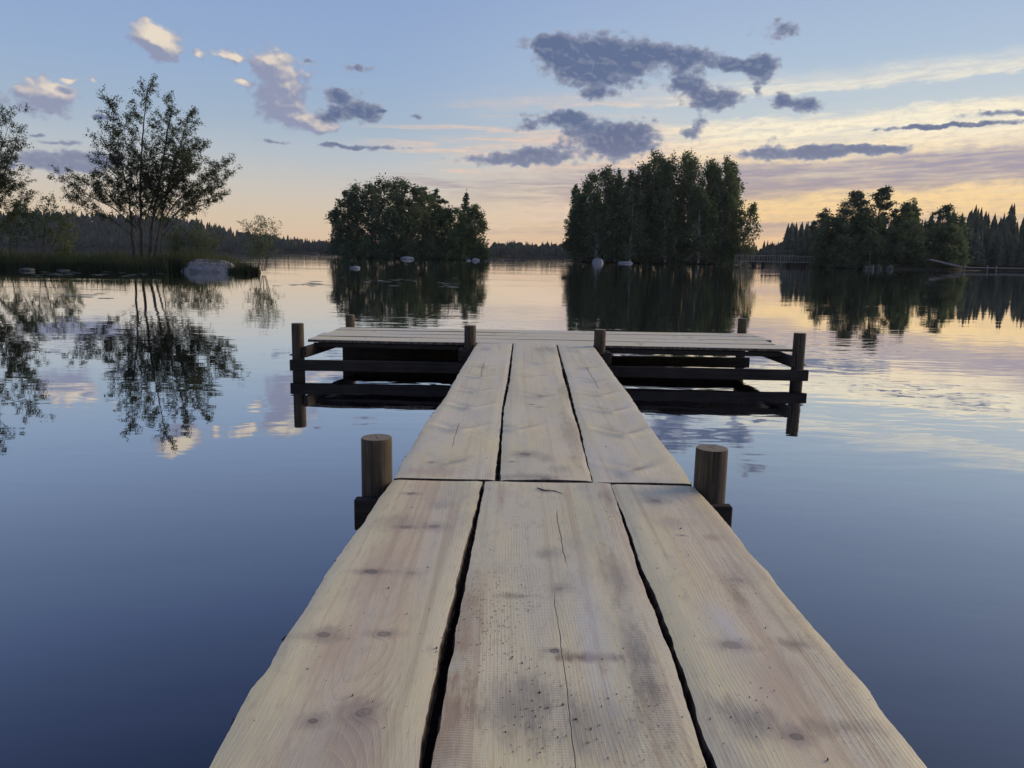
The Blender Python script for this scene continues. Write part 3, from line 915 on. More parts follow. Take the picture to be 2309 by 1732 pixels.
KN = dict(
    na=[(820, 1607, .014), (865, 1429, .013), (730, 1433, .012), (837, 1290, .014), (928, 1293, .010), (914, 1189, .012), (980, 1188, .013), (928, 1113, .012), (705, 1626, .008)],
    nb=[(1225, 1108, .009), (1250, 1470, .009), (1262, 1330, .010)],
    nc=[(1660, 1306, .015), (1651, 1457, .017), (1479, 1131, .014), (1538, 1208, .006), (1797, 1662, .010)],
    fa=[(975, 1041, .008)],
    fb=[(1185, 1025, .019), (1219, 918, .013), (1219, 893, .012), (1155, 1041, .008), (1230, 1081, .016), (1198, 912, .010)],
    fc=[(1326, 828, .012), (1440, 1056, .008)])
DE = dict(
    fa=[(1032, 969, .007, .035, .17), (1057, 918, .007, .035, .17), (1072, 882, .005, .035, .14), (1081, 850, .005, .035, .14), (1095, 827, .005, .03, .14), (1105, 787, .006, .04, .15), (1006, 1045, .003, .03, .13)],
    fb=[(1160, 970, .005, .03, .20), (1219, 897, .004, .03, .16), (1219, 822, .004, .03, .16), (1200, 850, .003, .03, .2)],
    fc=[(1404, 980, .007, .035, .18), (1375, 928, .006, .035, .18), (1353, 890, .005, .035, .16), (1342, 860, .004, .03, .14), (1325, 831, .005, .03, .14), (1306, 793, .006, .04, .16), (1425, 1062, .004, .035, .18)])
BROWN, GRIT, RUST, PINK = (0.30, 0.21, 0.13), (0.26, 0.22, 0.18), (0.46, 0.27, 0.13), (0.58, 0.41, 0.27)
ST = dict(
    na=[(850, 1300, .10, .30, PINK, .55), (760, 1470, .08, .22, PINK, .55), (790, 1680, .08, .16, PINK, .6), (905, 1180, .12, .12, BROWN, .40), (1000, 1140, .07, .08, GRIT, .4),
        (700, 1440, .12, .03, BROWN, .25), (850, 1292, .12, .03, BROWN, .25), (950, 1190, .12, .03, BROWN, .25), (780, 1610, .05, .10, BROWN, .3)],
    nb=[(1005, 1690, .07, .45, RUST, .75), (1050, 1420, .06, .40, RUST, .60), (1320, 1485, .11, .030, (0.26, .14, .08), .95), (1180, 1590, .14, .16, GRIT, .65), (1440, 1480, .05, .30, GRIT, .75),
        (1390, 1300, .05, .30, BROWN, .60), (1130, 1130, .03, .25, RUST, .60), (1370, 1120, .05, .2, BROWN, .55), (1330, 1640, .13, .14, GRIT, .50), (1230, 1250, .07, .07, GRIT, .5),
        (1180, 1345, .10, .025, BROWN, .7), (1480, 1600, .05, .25, BROWN, .5), (1330, 1400, .05, .5, (0.80, .78, .70), .5)],
    nc=[(1690, 1625, .10, .09, GRIT, .85), (1783, 1452, .07, .05, BROWN, .80), (1608, 1212, .05, .05, RUST, .70), (1905, 1640, .12, .05, BROWN, .65), (1665, 1345, .03, .14, BROWN, .55),
        (1640, 1420, .06, .20, (0.72, 0.70, 0.64), .6), (1760, 1560, .09, .25, PINK, .5), (1520, 1180, .08, .10, GRIT, .35)],
    fa=[(960, 1060, .22, .09, PINK, .60), (935, 990, .04, .5, BROWN, .40), (1100, 1070, .03, .2, PINK, .5), (1000, 900, .03, .6, BROWN, .3)],
    fb=[(1240, 790, .22, .40, BROWN, .50), (1290, 985, .07, .8, BROWN, .50), (1180, 1075, .22, .06, GRIT, .50), (1275, 880, .06, .5, BROWN, .45), (1230, 1035, .05, .12, GRIT, .45), (1260, 1060, .07, .1, GRIT, .4)],
    fc=[(1400, 1075, .06, .25, GRIT, .35), (1480, 1085, .12, .06, (0.5, 0.47, 0.4), .45), (1460, 960, .03, .6, (0.6, .5, .36), .4)])
CR = dict(nb=[(1265, 1600, 1050, .0045)], na=[], nc=[], fa=[(1020, 1000, 0, .003)], fb=[], fc=[(1345, 850, 0, .003)])
planks = {}
for sec, D in (('n', NEAR), ('f', FAR)):
    for key, E in D.items():
        tagk = sec + key
        ly, lx = edge_fn(E['l'])
        ry, rx = edge_fn(E['r'])
        if sec == 'n':
            y0, y1, step = -0.9, at(1130, 1088, ZD).y + (0.02 if key == 'a' else 0.0), 0.014
        else:
            y0, y1, step = at(1130, 1083, ZD).y + (0.028 if key == 'a' else 0.012), at(1200, 774, ZD).y, 0.0125
        al = np.arange(y0, y1 + 1e-6, step)
        e0, e1 = np.interp(al, ly, lx), np.interp(al, ry, rx)
        if sec == 'n':       # under and behind the camera the board simply goes on
            e0 += np.where(al < ly[0], 0.012 * np.sin(al * 2.1 + ord(key)) - 0.012 * np.sin(ly[0] * 2.1 + ord(key)), 0)
            e1 += np.where(al < ry[0], 0.012 * np.sin(al * 1.7 + ord(key)) - 0.012 * np.sin(ry[0] * 1.7 + ord(key)), 0)
        mid = float(np.mean((e0 + e1) / 2))
        P = lambda x, y: at(x, y, ZD)
        kn = [(P(x, y).x - mid, P(x, y).y, r) for x, y, r in KN.get(tagk, [])]
        st = [(P(x, y).x - mid, P(x, y).y, a, b, c, f) for x, y, a, b, c, f in ST.get(tagk, [])]
        if tagk == 'nb':
            cr = [(P(1270, 1500).x - mid, 0.2, 2.2, .0019), (P(1262, 1200).x - mid, 2.35, 2.95, .0028)]
        elif tagk == 'fa':
            cr = [(P(1020, 1000).x - mid, 3.9, 4.6, .0028), (P(1085, 840).x - mid, 6.2, 7.2, .004)]
        elif tagk == 'fc':
            cr = [(P(1335, 850).x - mid, 5.8, 7.0, .004)]
        else:
            cr = []
        dn = [(P(x, y).x, P(x, y).y, a, s, w) for x, y, a, s, w in DE.get(tagk, [])]
        seed = {'na': 1, 'nb': 2, 'nc': 3, 'fa': 4, 'fb': 5, 'fc': 6}[tagk]
        zt = ZD + {'na': 0.0, 'nb': 0.002, 'nc': -0.001, 'fa': -0.004, 'fb': 0.001, 'fc': -0.003}[tagk]
        me, _ = plank_mesh('deck_plank', al, e0, e1, 0.05, seed, dn, ztop=zt)
        mt = mat_wood('sawn pine board %d' % seed, seed, kn, st, cr,
                      grey={'na': .40, 'nb': .60, 'nc': .45, 'fa': .75, 'fb': .62, 'fc': .85}[tagk],
                      heart={'na': .95, 'nb': .45, 'nc': .85, 'fa': .2, 'fb': .25, 'fc': .1}[tagk],
                      dirt={'na': .35, 'nb': .95, 'nc': .45, 'fa': .2, 'fb': .25, 'fc': .2}[tagk],
                      saw={'nb': 0.5}.get(tagk, 0.05), c0={'nb': 0.35, 'nc': 0.05}.get(tagk, 0.02), h0={'nb': .10, 'fa': .15, 'fc': .16}.get(tagk, .07),
                      creases=[(a - mid, b, c, d_, e) for a, b, c, d_, e in dn], wear=0.85 if sec == 'n' else 0.5)
        o = under(link('deck_plank', me, mt), dock)
        planks[tagk] = o
        if key == 'a':
            bark_rag(o, al, e0, -1, seed, 26, o)
        if key == 'c':
            bark_rag(o, al, e1, 1, seed, 20, o)
        if key in 'bc':
            bark_rag(o, al, e0, -1, seed + 30, 5, o)
        if key in 'ab':
            bark_rag(o, al, e1, 1, seed + 60, 5, o)

# crosswise platform of four boards
cNL, cNR, cFL, cFR = at(688, 764, ZD), at(1787, 787, ZD), at(774, 739, ZD), at(1699, 752, ZD)
yf0, yf1, yb0, yb1 = cNL.y - 0.02, cNR.y, 10.28, 10.46
cuts = [0.0, 0.27, 0.52, 0.77, 1.0]
for i in range(4):
    g0, g1 = cuts[i] + (0.006 if i else 0.0), cuts[i + 1] - 0.006
    fm = (g0 + g1) / 2
    xl = cNL.x + (cFL.x - cNL.x) * fm + (0.02, -0.015, 0.01, -0.02)[i]
    xr = cNR.x + (0.02, 0.0, 0.05, 0.10)[i] + (0.0, -0.03, 0.02, -0.04)[i]
    al = np.arange(xl, xr, 0.02)
    fr = (al - cNL.x) / (cNR.x - cNL.x)
    front = yf0 + (yf1 - yf0) * fr
    back = yb0 + (yb1 - yb0) * fr
    wv = 0.006 * np.sin(al * 1.9 + i)
    e0 = front + (back - front) * g0 + (wv if i else 0)
    e1 = front + (back - front) * g1 + 0.006 * np.sin(al * 1.9 + i + 1) * (1 if i < 3 else 0)
    me, mid = plank_mesh('deck_plank', al, e0, e1, 0.028, 11 + i, swap=True, fray=0.12, ztop=ZD - 0.002 + 0.003 * (i % 2))
    q = np.random.default_rng(40 + i)
    kn = [(q.uniform(-.1, .1), q.uniform(xl, xr), q.uniform(.010, .016)) for _ in range(6)]
    mt = mat_wood('sawn pine board %d' % (11 + i), 11 + i, kn, (), (), grey=.85, heart=.15, dirt=.2, saw=.0, c0=.03, h0=.12, wear=.5)
    under(link('deck_plank', me, mt), dock)

# posts
M_POST = mat_post()


def post(px, py, r, top_px=None, base=None, tilt=(0, 0), seed=0):
    p = base if base is not None else at(px, py, ZD)
    ztop = 0.53
    if top_px is not None:
        ztop = at_y(top_px[0], top_px[1], p.y).z
    bm = bmesh.new()
    sides, zs = 28, [-1.6, -0.2, 0.0, 0.15, 0.3, ztop - 0.05, ztop - 0.006, ztop]
    rings = []
    for i, z in enumerate(zs):
        rr = r * (1.03 - 0.03 * (z + 0.5))
        if i == len(zs) - 1:
            rr *= 0.965
        ring = []
        for s in range(sides):
            a = 2 * math.pi * s / sides
            w = 1 + 0.012 * mnoise.noise(Vector((math.cos(a) * 1.3 + seed * 9, math.sin(a) * 1.3, z * 1.2)))
            ring.append(bm.verts.new((rr * w * math.cos(a) + tilt[0] * z, rr * w * math.sin(a) + tilt[1] * z, z)))
        rings.append(ring)
    for a, b in zip(rings, rings[1:]):
        for s in range(sides):
            bm.faces.new((a[s], a[(s + 1) % sides], b[(s + 1) % sides], b[s])).smooth = True
    bm.faces.new(rings[-1])
    bm.faces.new(rings[0][::-1])
    me = bpy.data.meshes.new('post')
    bm.to_mesh(me)
    bm.free()
    try:
        me.set_sharp_from_angle(angle=rad(50))
    except Exception:
        pass
    o = link('post', me, M_POST)
    o.location = (p.x, p.y, 0)
    return under(o, dock), p, ztop


RP = 0.068
seam_l, seam_r = at(886, 1082, ZD), at(1566, 1099, ZD)
pn_l = post(0, 0, RP, (850, 986), Vector((seam_l.x - RP - 0.002, seam_l.y - 0.005, 0)), seed=1)
pn_r = post(0, 0, RP + .002, (1606, 1010), Vector((seam_r.x + RP + 0.004, seam_r.y + 0.02, 0)), seed=2)
p_nl = post(672, 768, RP, (672, 729), tilt=(0.0, 0), seed=3)
p_nr = post(1801, 790, RP, (1801, 751), seed=4)
p_ml = post(1060, 775, RP * .97, (1061, 734), seed=5)
p_mr = post(1352, 781, RP * .97, (1352, 743), seed=6)
p_fl = post(0, 0, RP * .9, (790, 710), Vector((at_y(790, 739, 10.36).x, 10.36, 0)), seed=7)
p_fr = post(0, 0, RP * .92, (1673, 718), Vector((at_y(1673, 747, 10.56).x, 10.56, 0)), seed=8)

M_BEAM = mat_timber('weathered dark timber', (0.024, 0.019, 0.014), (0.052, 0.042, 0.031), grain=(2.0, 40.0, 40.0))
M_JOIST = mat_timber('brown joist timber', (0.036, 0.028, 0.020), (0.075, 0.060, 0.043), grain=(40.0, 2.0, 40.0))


def beam(name, a, b, w, h, z, mat, seed=0, ext=0.0):
    """horizontal timber from a to b (plan points), centre level z"""
    a, b = Vector((a[0], a[1], 0)), Vector((b[0], b[1], 0))
    d = b - a
    L = d.length + 2 * ext
    c = (a + b) / 2
    o = rough_box(name, (c.x, c.y, z), (L, w, h), mat, None, math.atan2(d.y, d.x), 0.005, seed)
    return under(o, dock)


def P2(t):
    return t[1].x, t[1].y


xl, yl = P2(p_nl)
xr, yr = P2(p_nr)
xml, yml = P2(p_ml)
xmr, ymr = P2(p_mr)
xfl, yfl = P2(p_fl)
xfr, yfr = P2(p_fr)
d = RP + 0.026
# low rails bolted to the outer faces of the posts
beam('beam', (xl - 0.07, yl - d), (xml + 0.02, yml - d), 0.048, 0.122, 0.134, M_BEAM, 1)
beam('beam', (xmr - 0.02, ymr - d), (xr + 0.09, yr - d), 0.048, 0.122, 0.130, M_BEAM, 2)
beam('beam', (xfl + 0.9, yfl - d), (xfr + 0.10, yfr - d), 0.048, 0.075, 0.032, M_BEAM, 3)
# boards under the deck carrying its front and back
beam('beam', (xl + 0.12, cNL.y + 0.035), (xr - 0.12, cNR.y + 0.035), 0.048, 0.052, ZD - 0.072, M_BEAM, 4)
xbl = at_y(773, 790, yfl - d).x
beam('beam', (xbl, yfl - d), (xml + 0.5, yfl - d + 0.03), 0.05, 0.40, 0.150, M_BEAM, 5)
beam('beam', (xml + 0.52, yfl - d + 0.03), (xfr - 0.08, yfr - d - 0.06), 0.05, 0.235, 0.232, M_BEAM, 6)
# joists running front to back, their ends showing beside the posts
zj = ZD - 0.05 - 0.068
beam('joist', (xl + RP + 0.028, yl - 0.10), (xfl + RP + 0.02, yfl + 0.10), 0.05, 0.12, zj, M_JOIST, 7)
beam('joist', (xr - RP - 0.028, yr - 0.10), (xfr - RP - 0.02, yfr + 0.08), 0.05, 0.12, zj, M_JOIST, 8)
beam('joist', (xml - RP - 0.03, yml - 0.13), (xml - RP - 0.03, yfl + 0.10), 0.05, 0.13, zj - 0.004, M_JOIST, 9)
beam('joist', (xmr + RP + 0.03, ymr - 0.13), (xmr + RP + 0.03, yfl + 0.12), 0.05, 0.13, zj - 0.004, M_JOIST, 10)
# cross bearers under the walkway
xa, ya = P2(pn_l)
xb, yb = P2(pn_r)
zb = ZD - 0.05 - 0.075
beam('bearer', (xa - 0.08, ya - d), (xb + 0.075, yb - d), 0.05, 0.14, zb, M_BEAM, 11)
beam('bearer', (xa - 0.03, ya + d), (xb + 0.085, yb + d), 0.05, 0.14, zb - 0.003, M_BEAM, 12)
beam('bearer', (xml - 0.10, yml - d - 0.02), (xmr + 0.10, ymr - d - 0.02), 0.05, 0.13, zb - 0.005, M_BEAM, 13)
beam('bearer', (-0.62, 0.1), (0.95, 0.1), 0.05, 0.14, zb, M_BEAM, 14)
# bolt heads on the outer posts
M_BOLT = mat_timber('rusty bolt', (0.05, 0.035, 0.025), (0.10, 0.06, 0.04))
for (x, y, s) in ((xl, yl, -1), (xr, yr, 1)):
    t = Tubes()
    t.add([(0, 0, 0), (s * 0.035, 0, 0), (s * 0.036, 0, 0)], [0.007, 0.007, 0.001], 6)
    t.add([(s * 0.008, 0, 0), (s * 0.012, 0, 0), (s * 0.0125, 0, 0)], [0.014, 0.014, 0.001], 6)
    o = link('bolt', t.mesh('bolt'), M_BOLT)
    o.location = (x + s * RP, y, 0.235)
    under(o, dock)

# soil crumbs, needles and one twig lying on the boards
M_CRUMB = mat_ground('dark soil crumb', (0.045, 0.035, 0.026), (0.11, 0.085, 0.06), 30.0)
V, F = [], []
q = np.random.default_rng(77)
zones = [(1120, 1400, 45, 55, 70, ), (1110, 1480, 40, 40, 45), (1200, 1560, 70, 60, 80), (1180, 1650, 90, 60, 80), (1400, 1500, 60, 90, 60), (1380, 1290, 30, 60, 40),
         (980, 1470, 14, 20, 14), (820, 1450, 150, 160, 40), (900, 1200, 90, 80, 20), (1650, 1500, 150, 150, 45), (1700, 1640, 70, 40, 40), (1500, 1200, 70, 80, 18),
         (1300, 1620, 110, 90, 70), (1200, 1000, 70, 60, 16), (1040, 1040, 60, 40, 14), (1420, 1040, 60, 40, 12)]
for (cx, cy, sx, sy, n) in zones:
    for _ in range(int(n * 0.6)):
        p = at(cx + q.normal(0, sx), cy + q.normal(0, sy), ZD)
        r = q.uniform(0.0007, 0.0019) * (1.7 if q.random() < 0.1 else 1.0)
        if not -0.5 < p.x < 0.78:
            continue
        b = len(V)
        z = ZD + 0.0035 + q.uniform(-.001, .001)
        for dx_, dy_, dz_ in ((1, 0, 0), (-.5, .9, 0), (-.5, -.9, 0), (0, 0, 1.0), (0, 0, -2.5)):
            V.append((p.x + r * (dx_ + q.normal(0, .25)), p.y + r * 1.3 * (dy_ + q.normal(0, .25)), z + r * dz_))
        F += [(b, b + 1, b + 3), (b + 1, b + 2, b + 3), (b + 2, b, b + 3), (b + 1, b, b + 4), (b + 2, b + 1, b + 4), (b, b + 2, b + 4)]
tag(link('dirt_crumbs', mesh_np('dirt_crumbs', V, F), M_CRUMB), 'dark soil crumbs scattered over the near dock planks', 'dirt', kind='stuff')
t = Tubes()
tw = [at(x, y, ZD + 0.006) for x, y in ((1212, 1100), (1228, 1106), (1250, 1107), (1268, 1113))]
t.add([v[:] for v in tw], [0.002, 0.0026, 0.0022, 0.001], 5)
tag(link('twig', t.mesh('twig'), M_BARKRAG), 'small curved dark twig lying on the dock just before the plank seam', 'twig')

# ------------------------------------------------------------------ vegetation tools
M_LEAF_DARK = mat_leaf('dark leaves', (0.084, 0.130, 0.062), (0.174, 0.239, 0.095))
M_LEAF_MID = mat_leaf('green leaves', (0.103, 0.151, 0.059), (0.194, 0.263, 0.097))
M_LEAF_LIGHT = mat_leaf('light green leaves', (0.101, 0.155, 0.044), (0.186, 0.245, 0.076))
M_NEEDLE = mat_leaf('dark needles', (0.070, 0.111, 0.065), (0.146, 0.198, 0.100), 0.15)
M_ALDER = mat_leaf('alder leaves', (0.051, 0.068, 0.035), (0.113, 0.136, 0.062), 0.35)
M_REED = mat_leaf('reed blades', (0.048, 0.066, 0.024), (0.108, 0.126, 0.050), 0.25)
M_TRUNK = mat_bark('grey brown bark', (0.040, 0.034, 0.027), (0.085, 0.072, 0.056))
M_BIRCH = mat_bark('pale birch bark', (0.12, 0.11, 0.10), (0.52, 0.50, 0.46), 3.0)
M_PINEBARK = mat_bark('reddish pine bark', (0.075, 0.042, 0.026), (0.16, 0.085, 0.045))
M_EARTH = mat_ground('dark shore earth', (0.030, 0.032, 0.018), (0.060, 0.054, 0.032), 0.8)


def leaf_mesh(name, C, size, q, droop=0.0, flat=0.55):
    """one diamond leaf (or spray of leaves) at each centre"""
    n = len(C)
    A = q.normal(0, 1, (n, 3))
    if droop:
        A[:, 2] -= droop * 2.0
    A[:, 2] *= flat
    A /= np.linalg.norm(A, axis=1)[:, None]
    B = np.cross(A, q.normal(0, 1, (n, 3)) * np.array([1.0, 1.0, 1.6]))
    B /= np.linalg.norm(B, axis=1)[:, None] + 1e-9
    s = (size * q.uniform(0.6, 1.25, n))[:, None]
    V = np.stack([C - A * s, C + B * s * 0.55, C + A * s, C - B * s * 0.55], 1).reshape(-1, 3)
    F = np.arange(4 * n).reshape(-1, 4)
    return mesh_np(name, V, F)


def ball(q, n, r, zs=1.0):
    P = q.normal(0, 0.5, (n, 3)) * r
    P[:, 2] *= zs
    return P


def make_tree(name, loc, h, rw, kind, seed, mat=None, bark=None, leaves=4200, lsize=0.30, lean=(0.0, 0.0), start=None, label='', group=None, cat='tree'):
    """a tree > trunk, crown.  kind: birch, leafy, pine, spruce, shrub"""
    q = np.random.default_rng(seed)
    root = tag(empty(name, loc), label, cat, group)
    T = Tubes()
    r0 = 0.012 * h + 0.03
    nseg = 9
    ts = np.linspace(0, 1, nseg)
    wig = np.cumsum(q.normal(0, 0.012 * h, (nseg, 2)), axis=0) * ts[:, None]
    sp = np.stack([lean[0] * h * ts ** 1.4 + wig[:, 0], lean[1] * h * ts ** 1.4 + wig[:, 1], ts * h * 0.97], 1)
    if kind != 'shrub':
        T.add(sp, r0 * (1 - ts) ** 0.8 + 0.015, 7)

    def spine(t):
        return np.array([np.interp(t, ts, sp[:, k]) for k in range(3)])
    C = []
    if kind == 'spruce':
        st = 0.06 if start is None else start
        nl = int(h * 1.9)
        per = max(3, leaves // (nl * 7))
        for k in range(nl):
            t = st + (1 - st) * (k + 0.3) / nl
            L0 = rw * (1 - t) ** 0.8 / (1 - st) ** 0.8 * q.uniform(0.75, 1.15) + 0.12
            for b in range(7):
                a = q.uniform(0, 2 * np.pi)
                L = L0 * q.uniform(0.6, 1.1)
                u = q.uniform(0.05, 1, per) ** 0.7
                c = spine(t)
                P = np.stack([c[0] + np.cos(a) * L * u, c[1] + np.sin(a) * L * u, c[2] - 0.22 * L * u + 0.10 * L * u * u], 1)
                C.append(P + q.normal(0, 0.10 + 0.05 * L, (per, 3)) * np.array([1, 1, 0.7]))
        C.append(spine(1.0) + q.normal(0, 1, (10, 3)) * np.array([0.05, 0.05, 0.35]))
    else:
        st = {'birch': 0.16, 'leafy': 0.14, 'pine': 0.42, 'shrub': 0.0}[kind] if start is None else start
        K = {'birch': 62, 'leafy': 58, 'pine': 44, 'shrub': 22}[kind]
        per = leaves // K
        for k in range(K):
            f = (k + q.uniform(0, 1)) / K
            t = st + (1 - st) * f
            prof = {'birch': (np.sin(np.pi * min(1, f * 0.86 + 0.14)) ** 0.5) * (1.0 - 0.30 * f) + 0.05,
                    'leafy': np.sqrt(max(0.02, 1 - (2 * f - 0.85) ** 2 / 1.45)),
                    'pine': (0.55 + 0.45 * np.sin(np.pi * min(1, f * 1.1))) * (1 - 0.45 * f),
                    'shrub': np.sqrt(max(0.05, 1 - f * f))}[kind]
            a = q.uniform(0, 2 * np.pi)
            rr = rw * prof * np.sqrt(q.uniform(0.12, 1.0)) * q.uniform(0.75, 1.12)
            c = spine(min(1, t)) + np.array([np.cos(a) * rr, np.sin(a) * rr, q.normal(0, 0.02 * h)])
            rc = rw * {'birch': 0.34, 'leafy': 0.36, 'pine': 0.30, 'shrub': 0.45}[kind] * q.uniform(0.6, 1.35) * (1 - 0.35 * f)
            P = c + ball(q, per, rc, {'birch': 1.25, 'leafy': 0.85, 'pine': 0.55, 'shrub': 0.8}[kind])
            if kind == 'birch':
                hang = q.random(per) < 0.4
                P[hang, 2] -= np.abs(q.normal(0, 0.05 * h, hang.sum()))
            P[:, 2] = np.maximum(P[:, 2], 0.05)
            C.append(P)
            if kind != 'shrub' or k % 3 == 0:
                b0 = spine(max(0.02, min(0.97, t - 0.10 - 0.08 * q.random()))) if kind != 'shrub' else np.array([0.1 * np.cos(a), 0.1 * np.sin(a), -0.1])
                mid = (b0 + c) / 2 + np.array([0, 0, (-0.04 if kind == 'pine' else -0.02) * h * 0.5])
                T.add([b0, mid, c], [r0 * 0.34 * (1 - f * 0.6) + 0.01, r0 * 0.22 * (1 - f * 0.6) + 0.01, 0.012], 4)
    C = np.concatenate(C)
    bk = bark or {'birch': M_BIRCH, 'leafy': M_TRUNK, 'pine': M_PINEBARK, 'spruce': M_TRUNK, 'shrub': M_TRUNK}[kind]
    mt = mat or {'birch': M_LEAF_MID, 'leafy': M_LEAF_DARK, 'pine': M_NEEDLE, 'spruce': M_NEEDLE, 'shrub': M_LEAF_DARK}[kind]
    link('trunk' if kind != 'shrub' else 'stem', T.mesh('trunk'), bk, root)
    link('crown' if kind != 'shrub' else 'foliage', leaf_mesh('crown', C, lsize, q, 0.35 if kind == 'birch' else 0.0), mt, root)
    return root


def island(name, pxs, y0, y1, top, seed, label):
    """low mound of ground between the bearings pxs = (left, right) and the distances y0..y1"""
    xl_ = at_y(pxs[0], 580, (y0 + y1) / 2).x
    xr_ = at_y(pxs[1], 580, (y0 + y1) / 2).x
    cx, cy = (xl_ + xr_) / 2, (y0 + y1) / 2
    a, b = (xr_ - xl_) / 2, (y1 - y0) / 2
    nr, na = 12, 72
    V = [(cx, cy, top)]
    F = []
    for i in range(1, nr + 1):
        f = i / nr
        for j in range(na):
            th = 2 * math.pi * j / na
            k = 1 + 0.10 * mnoise.noise(Vector((math.cos(th) * 2.2, math.sin(th) * 2.2, seed)))
            x, y = cx + a * f * k * math.cos(th), cy + b * f * k * math.sin(th)
            z = top * (1 - f ** 2.2) * (1 + 0.5 * mnoise.noise(Vector((x * 0.35, y * 0.35, seed)))) + 0.12 * mnoise.noise(Vector((x * 1.1, y * 1.1, seed))) * (1 - f)
            V.append((x, y, z if i < nr else -0.25))
    for j in range(na):
        F.append((0, 1 + j, 1 + (j + 1) % na))
    me = bpy.data.meshes.new(name)
    for i in range(nr - 1):
        for j in range(na):
            p, r_ = 1 + i * na, 1 + (i + 1) * na
            F.append((p + j, r_ + j, r_ + (j + 1) % na, p + (j + 1) % na))
    me.from_pydata(V, [], F)
    me.polygons.foreach_set('use_smooth', np.ones(len(me.polygons), dtype=bool))
    o = link(name, me, M_EARTH)
    tag(o, label, 'island', kind='structure')
    return o


M_ROCK = mat_stone('grey lake granite', (0.17, 0.168, 0.165), (0.31, 0.308, 0.30), 2.0)
M_ROCKD = mat_stone('dark wet granite', (0.055, 0.052, 0.048), (0.12, 0.115, 0.105), 3.0)
M_ROCKP = mat_stone('pale lichened granite', (0.22, 0.22, 0.215), (0.36, 0.36, 0.35), 1.2)


def rock(px0, px1, py_top, py_base, seed, label, mat=None, group=None, depth=0.7, name='boulder', flat=0.0):
    """boulder whose waterline runs from px0 to px1 at py_base"""
    c = at((px0 + px1) / 2, py_base, 0.0)
    w = abs(at_y(px1, py_base, c.y).x - at_y(px0, py_base, c.y).x)
    h = max(0.06, at_y((px0 + px1) / 2, py_top, c.y).z)
    bm = bmesh.new()
    bmesh.ops.create_icosphere(bm, subdivisions=4 if w > 1.5 else 3, radius=1.0)
    q = np.random.default_rng(seed)
    planes = [(Vector(q.normal(0, 1, 3)).normalized(), q.uniform(0.62, 0.88)) for _ in range(9)]
    for v in bm.verts:
        for nrm, dd in planes:
            k = v.co.dot(nrm)
            if k > dd:
                v.co -= nrm * (k - dd) * 0.85
        n = mnoise.fractal(v.co * 1.4 + Vector((seed * 3.1, 0, 0)), 1.0, 2.0, 4)
        v.co *= 1 + 0.10 * n
    zs = [v.co.z for v in bm.verts]
    xs = [v.co.x for v in bm.verts]
    k = w / (max(xs) - min(xs))
    kz = (h + 0.25 * h) / (max(zs) - min(zs)) * 1.35
    for v in bm.verts:
        v.co = Vector((v.co.x * k, v.co.y * k * depth, (v.co.z - max(zs)) * kz + h))
        if flat and v.co.z > h * (1 - flat):
            v.co.z = h * (1 - flat) + (v.co.z - h * (1 - flat)) * 0.3
    me = bpy.data.meshes.new(name)
    bm.to_mesh(me)
    bm.free()
    me.polygons.foreach_set('use_smooth', np.ones(len(me.polygons), dtype=bool))
    o = link(name, me, mat or M_ROCK)
    o.location = (c.x, c.y + w * depth * 0.45, 0)
    return tag(o, label, 'rock', group)


def spot(px, Y, ground=0.3):
    return (at_y(px, 580, Y).x, Y, ground)


def hgt(px, py, Y, ground=0.3):
    return at_y(px, py, Y).z - ground


def grove(rows, group):
    for i, (nm, px, pyt, wpx, kind, Y, label, kw) in enumerate(rows):
        h = hgt(px, pyt, Y)
        rw = wpx / FPX * Y * 1.22
        kw = dict(dict(leaves=5600), **kw)
        make_tree(nm, spot(px, Y), h, rw, kind, 100 + int(px) + int(Y), label=label, group=group, **kw)


# ------------------------------------------------------------------ the wooded islet with the light green birch (rounder and lower)
island('island_ground', (748, 1112), 181, 206, 0.9, 2.0, 'low dark islet under the rounded grove with the light green birch')
G1 = 'trees of the rounded grove'
A = 'dark leafy tree packed into the rounded grove of the lower islet'
grove([
    ('leafy_tree', 782, 432, 30, 'leafy', 192, A, {}), ('leafy_tree', 806, 420, 34, 'leafy', 197, A, {}),
    ('leafy_tree', 838, 414, 38, 'leafy', 190, A, {}), ('leafy_tree', 872, 402, 40, 'leafy', 194, A, {}),
    ('leafy_tree', 905, 402, 38, 'leafy', 198, A, {}), ('leafy_tree', 925, 414, 34, 'leafy', 188, A, {}),
    ('leafy_tree', 950, 440, 36, 'leafy', 192, A, dict(mat=M_LEAF_MID)), ('leafy_tree', 890, 470, 34, 'leafy', 184, A, {}),
    ('leafy_tree', 1015, 470, 34, 'leafy', 196, A, dict(mat=M_LEAF_MID)), ('leafy_tree', 985, 460, 30, 'leafy', 199, A, {}),
    ('spruce_tree', 762, 462, 24, 'spruce', 193, 'short spruce with drooping boughs at the open end of the rounded grove', dict(leaves=5200, lsize=.24)),
    ('pine_tree', 958, 419, 26, 'pine', 196, 'dark pine whose blunt top breaks the roof of the rounded grove', dict(start=.3, leaves=5200, lsize=.26)),
    ('pine_tree', 990, 424, 26, 'pine', 200, 'dark pine standing between the blunt topped pine and the pointed spruce', dict(start=.25, leaves=5200, lsize=.26)),
    ('spruce_tree', 1040, 430, 30, 'spruce', 197, 'pointed spruce rising above the light green birch on the islet', dict(leaves=6000, lsize=.24)),
    ('birch_tree', 1072, 462, 28, 'birch', 189, 'light green birch at the low end of the rounded grove', dict(mat=M_LEAF_LIGHT, start=.06)),
    ('birch_tree', 1048, 490, 24, 'birch', 186, 'small light green birch beside the taller light green birch', dict(mat=M_LEAF_LIGHT, start=.05)),
], G1)
SH1 = 'dark shrub hanging over the waterline of the rounded islet'
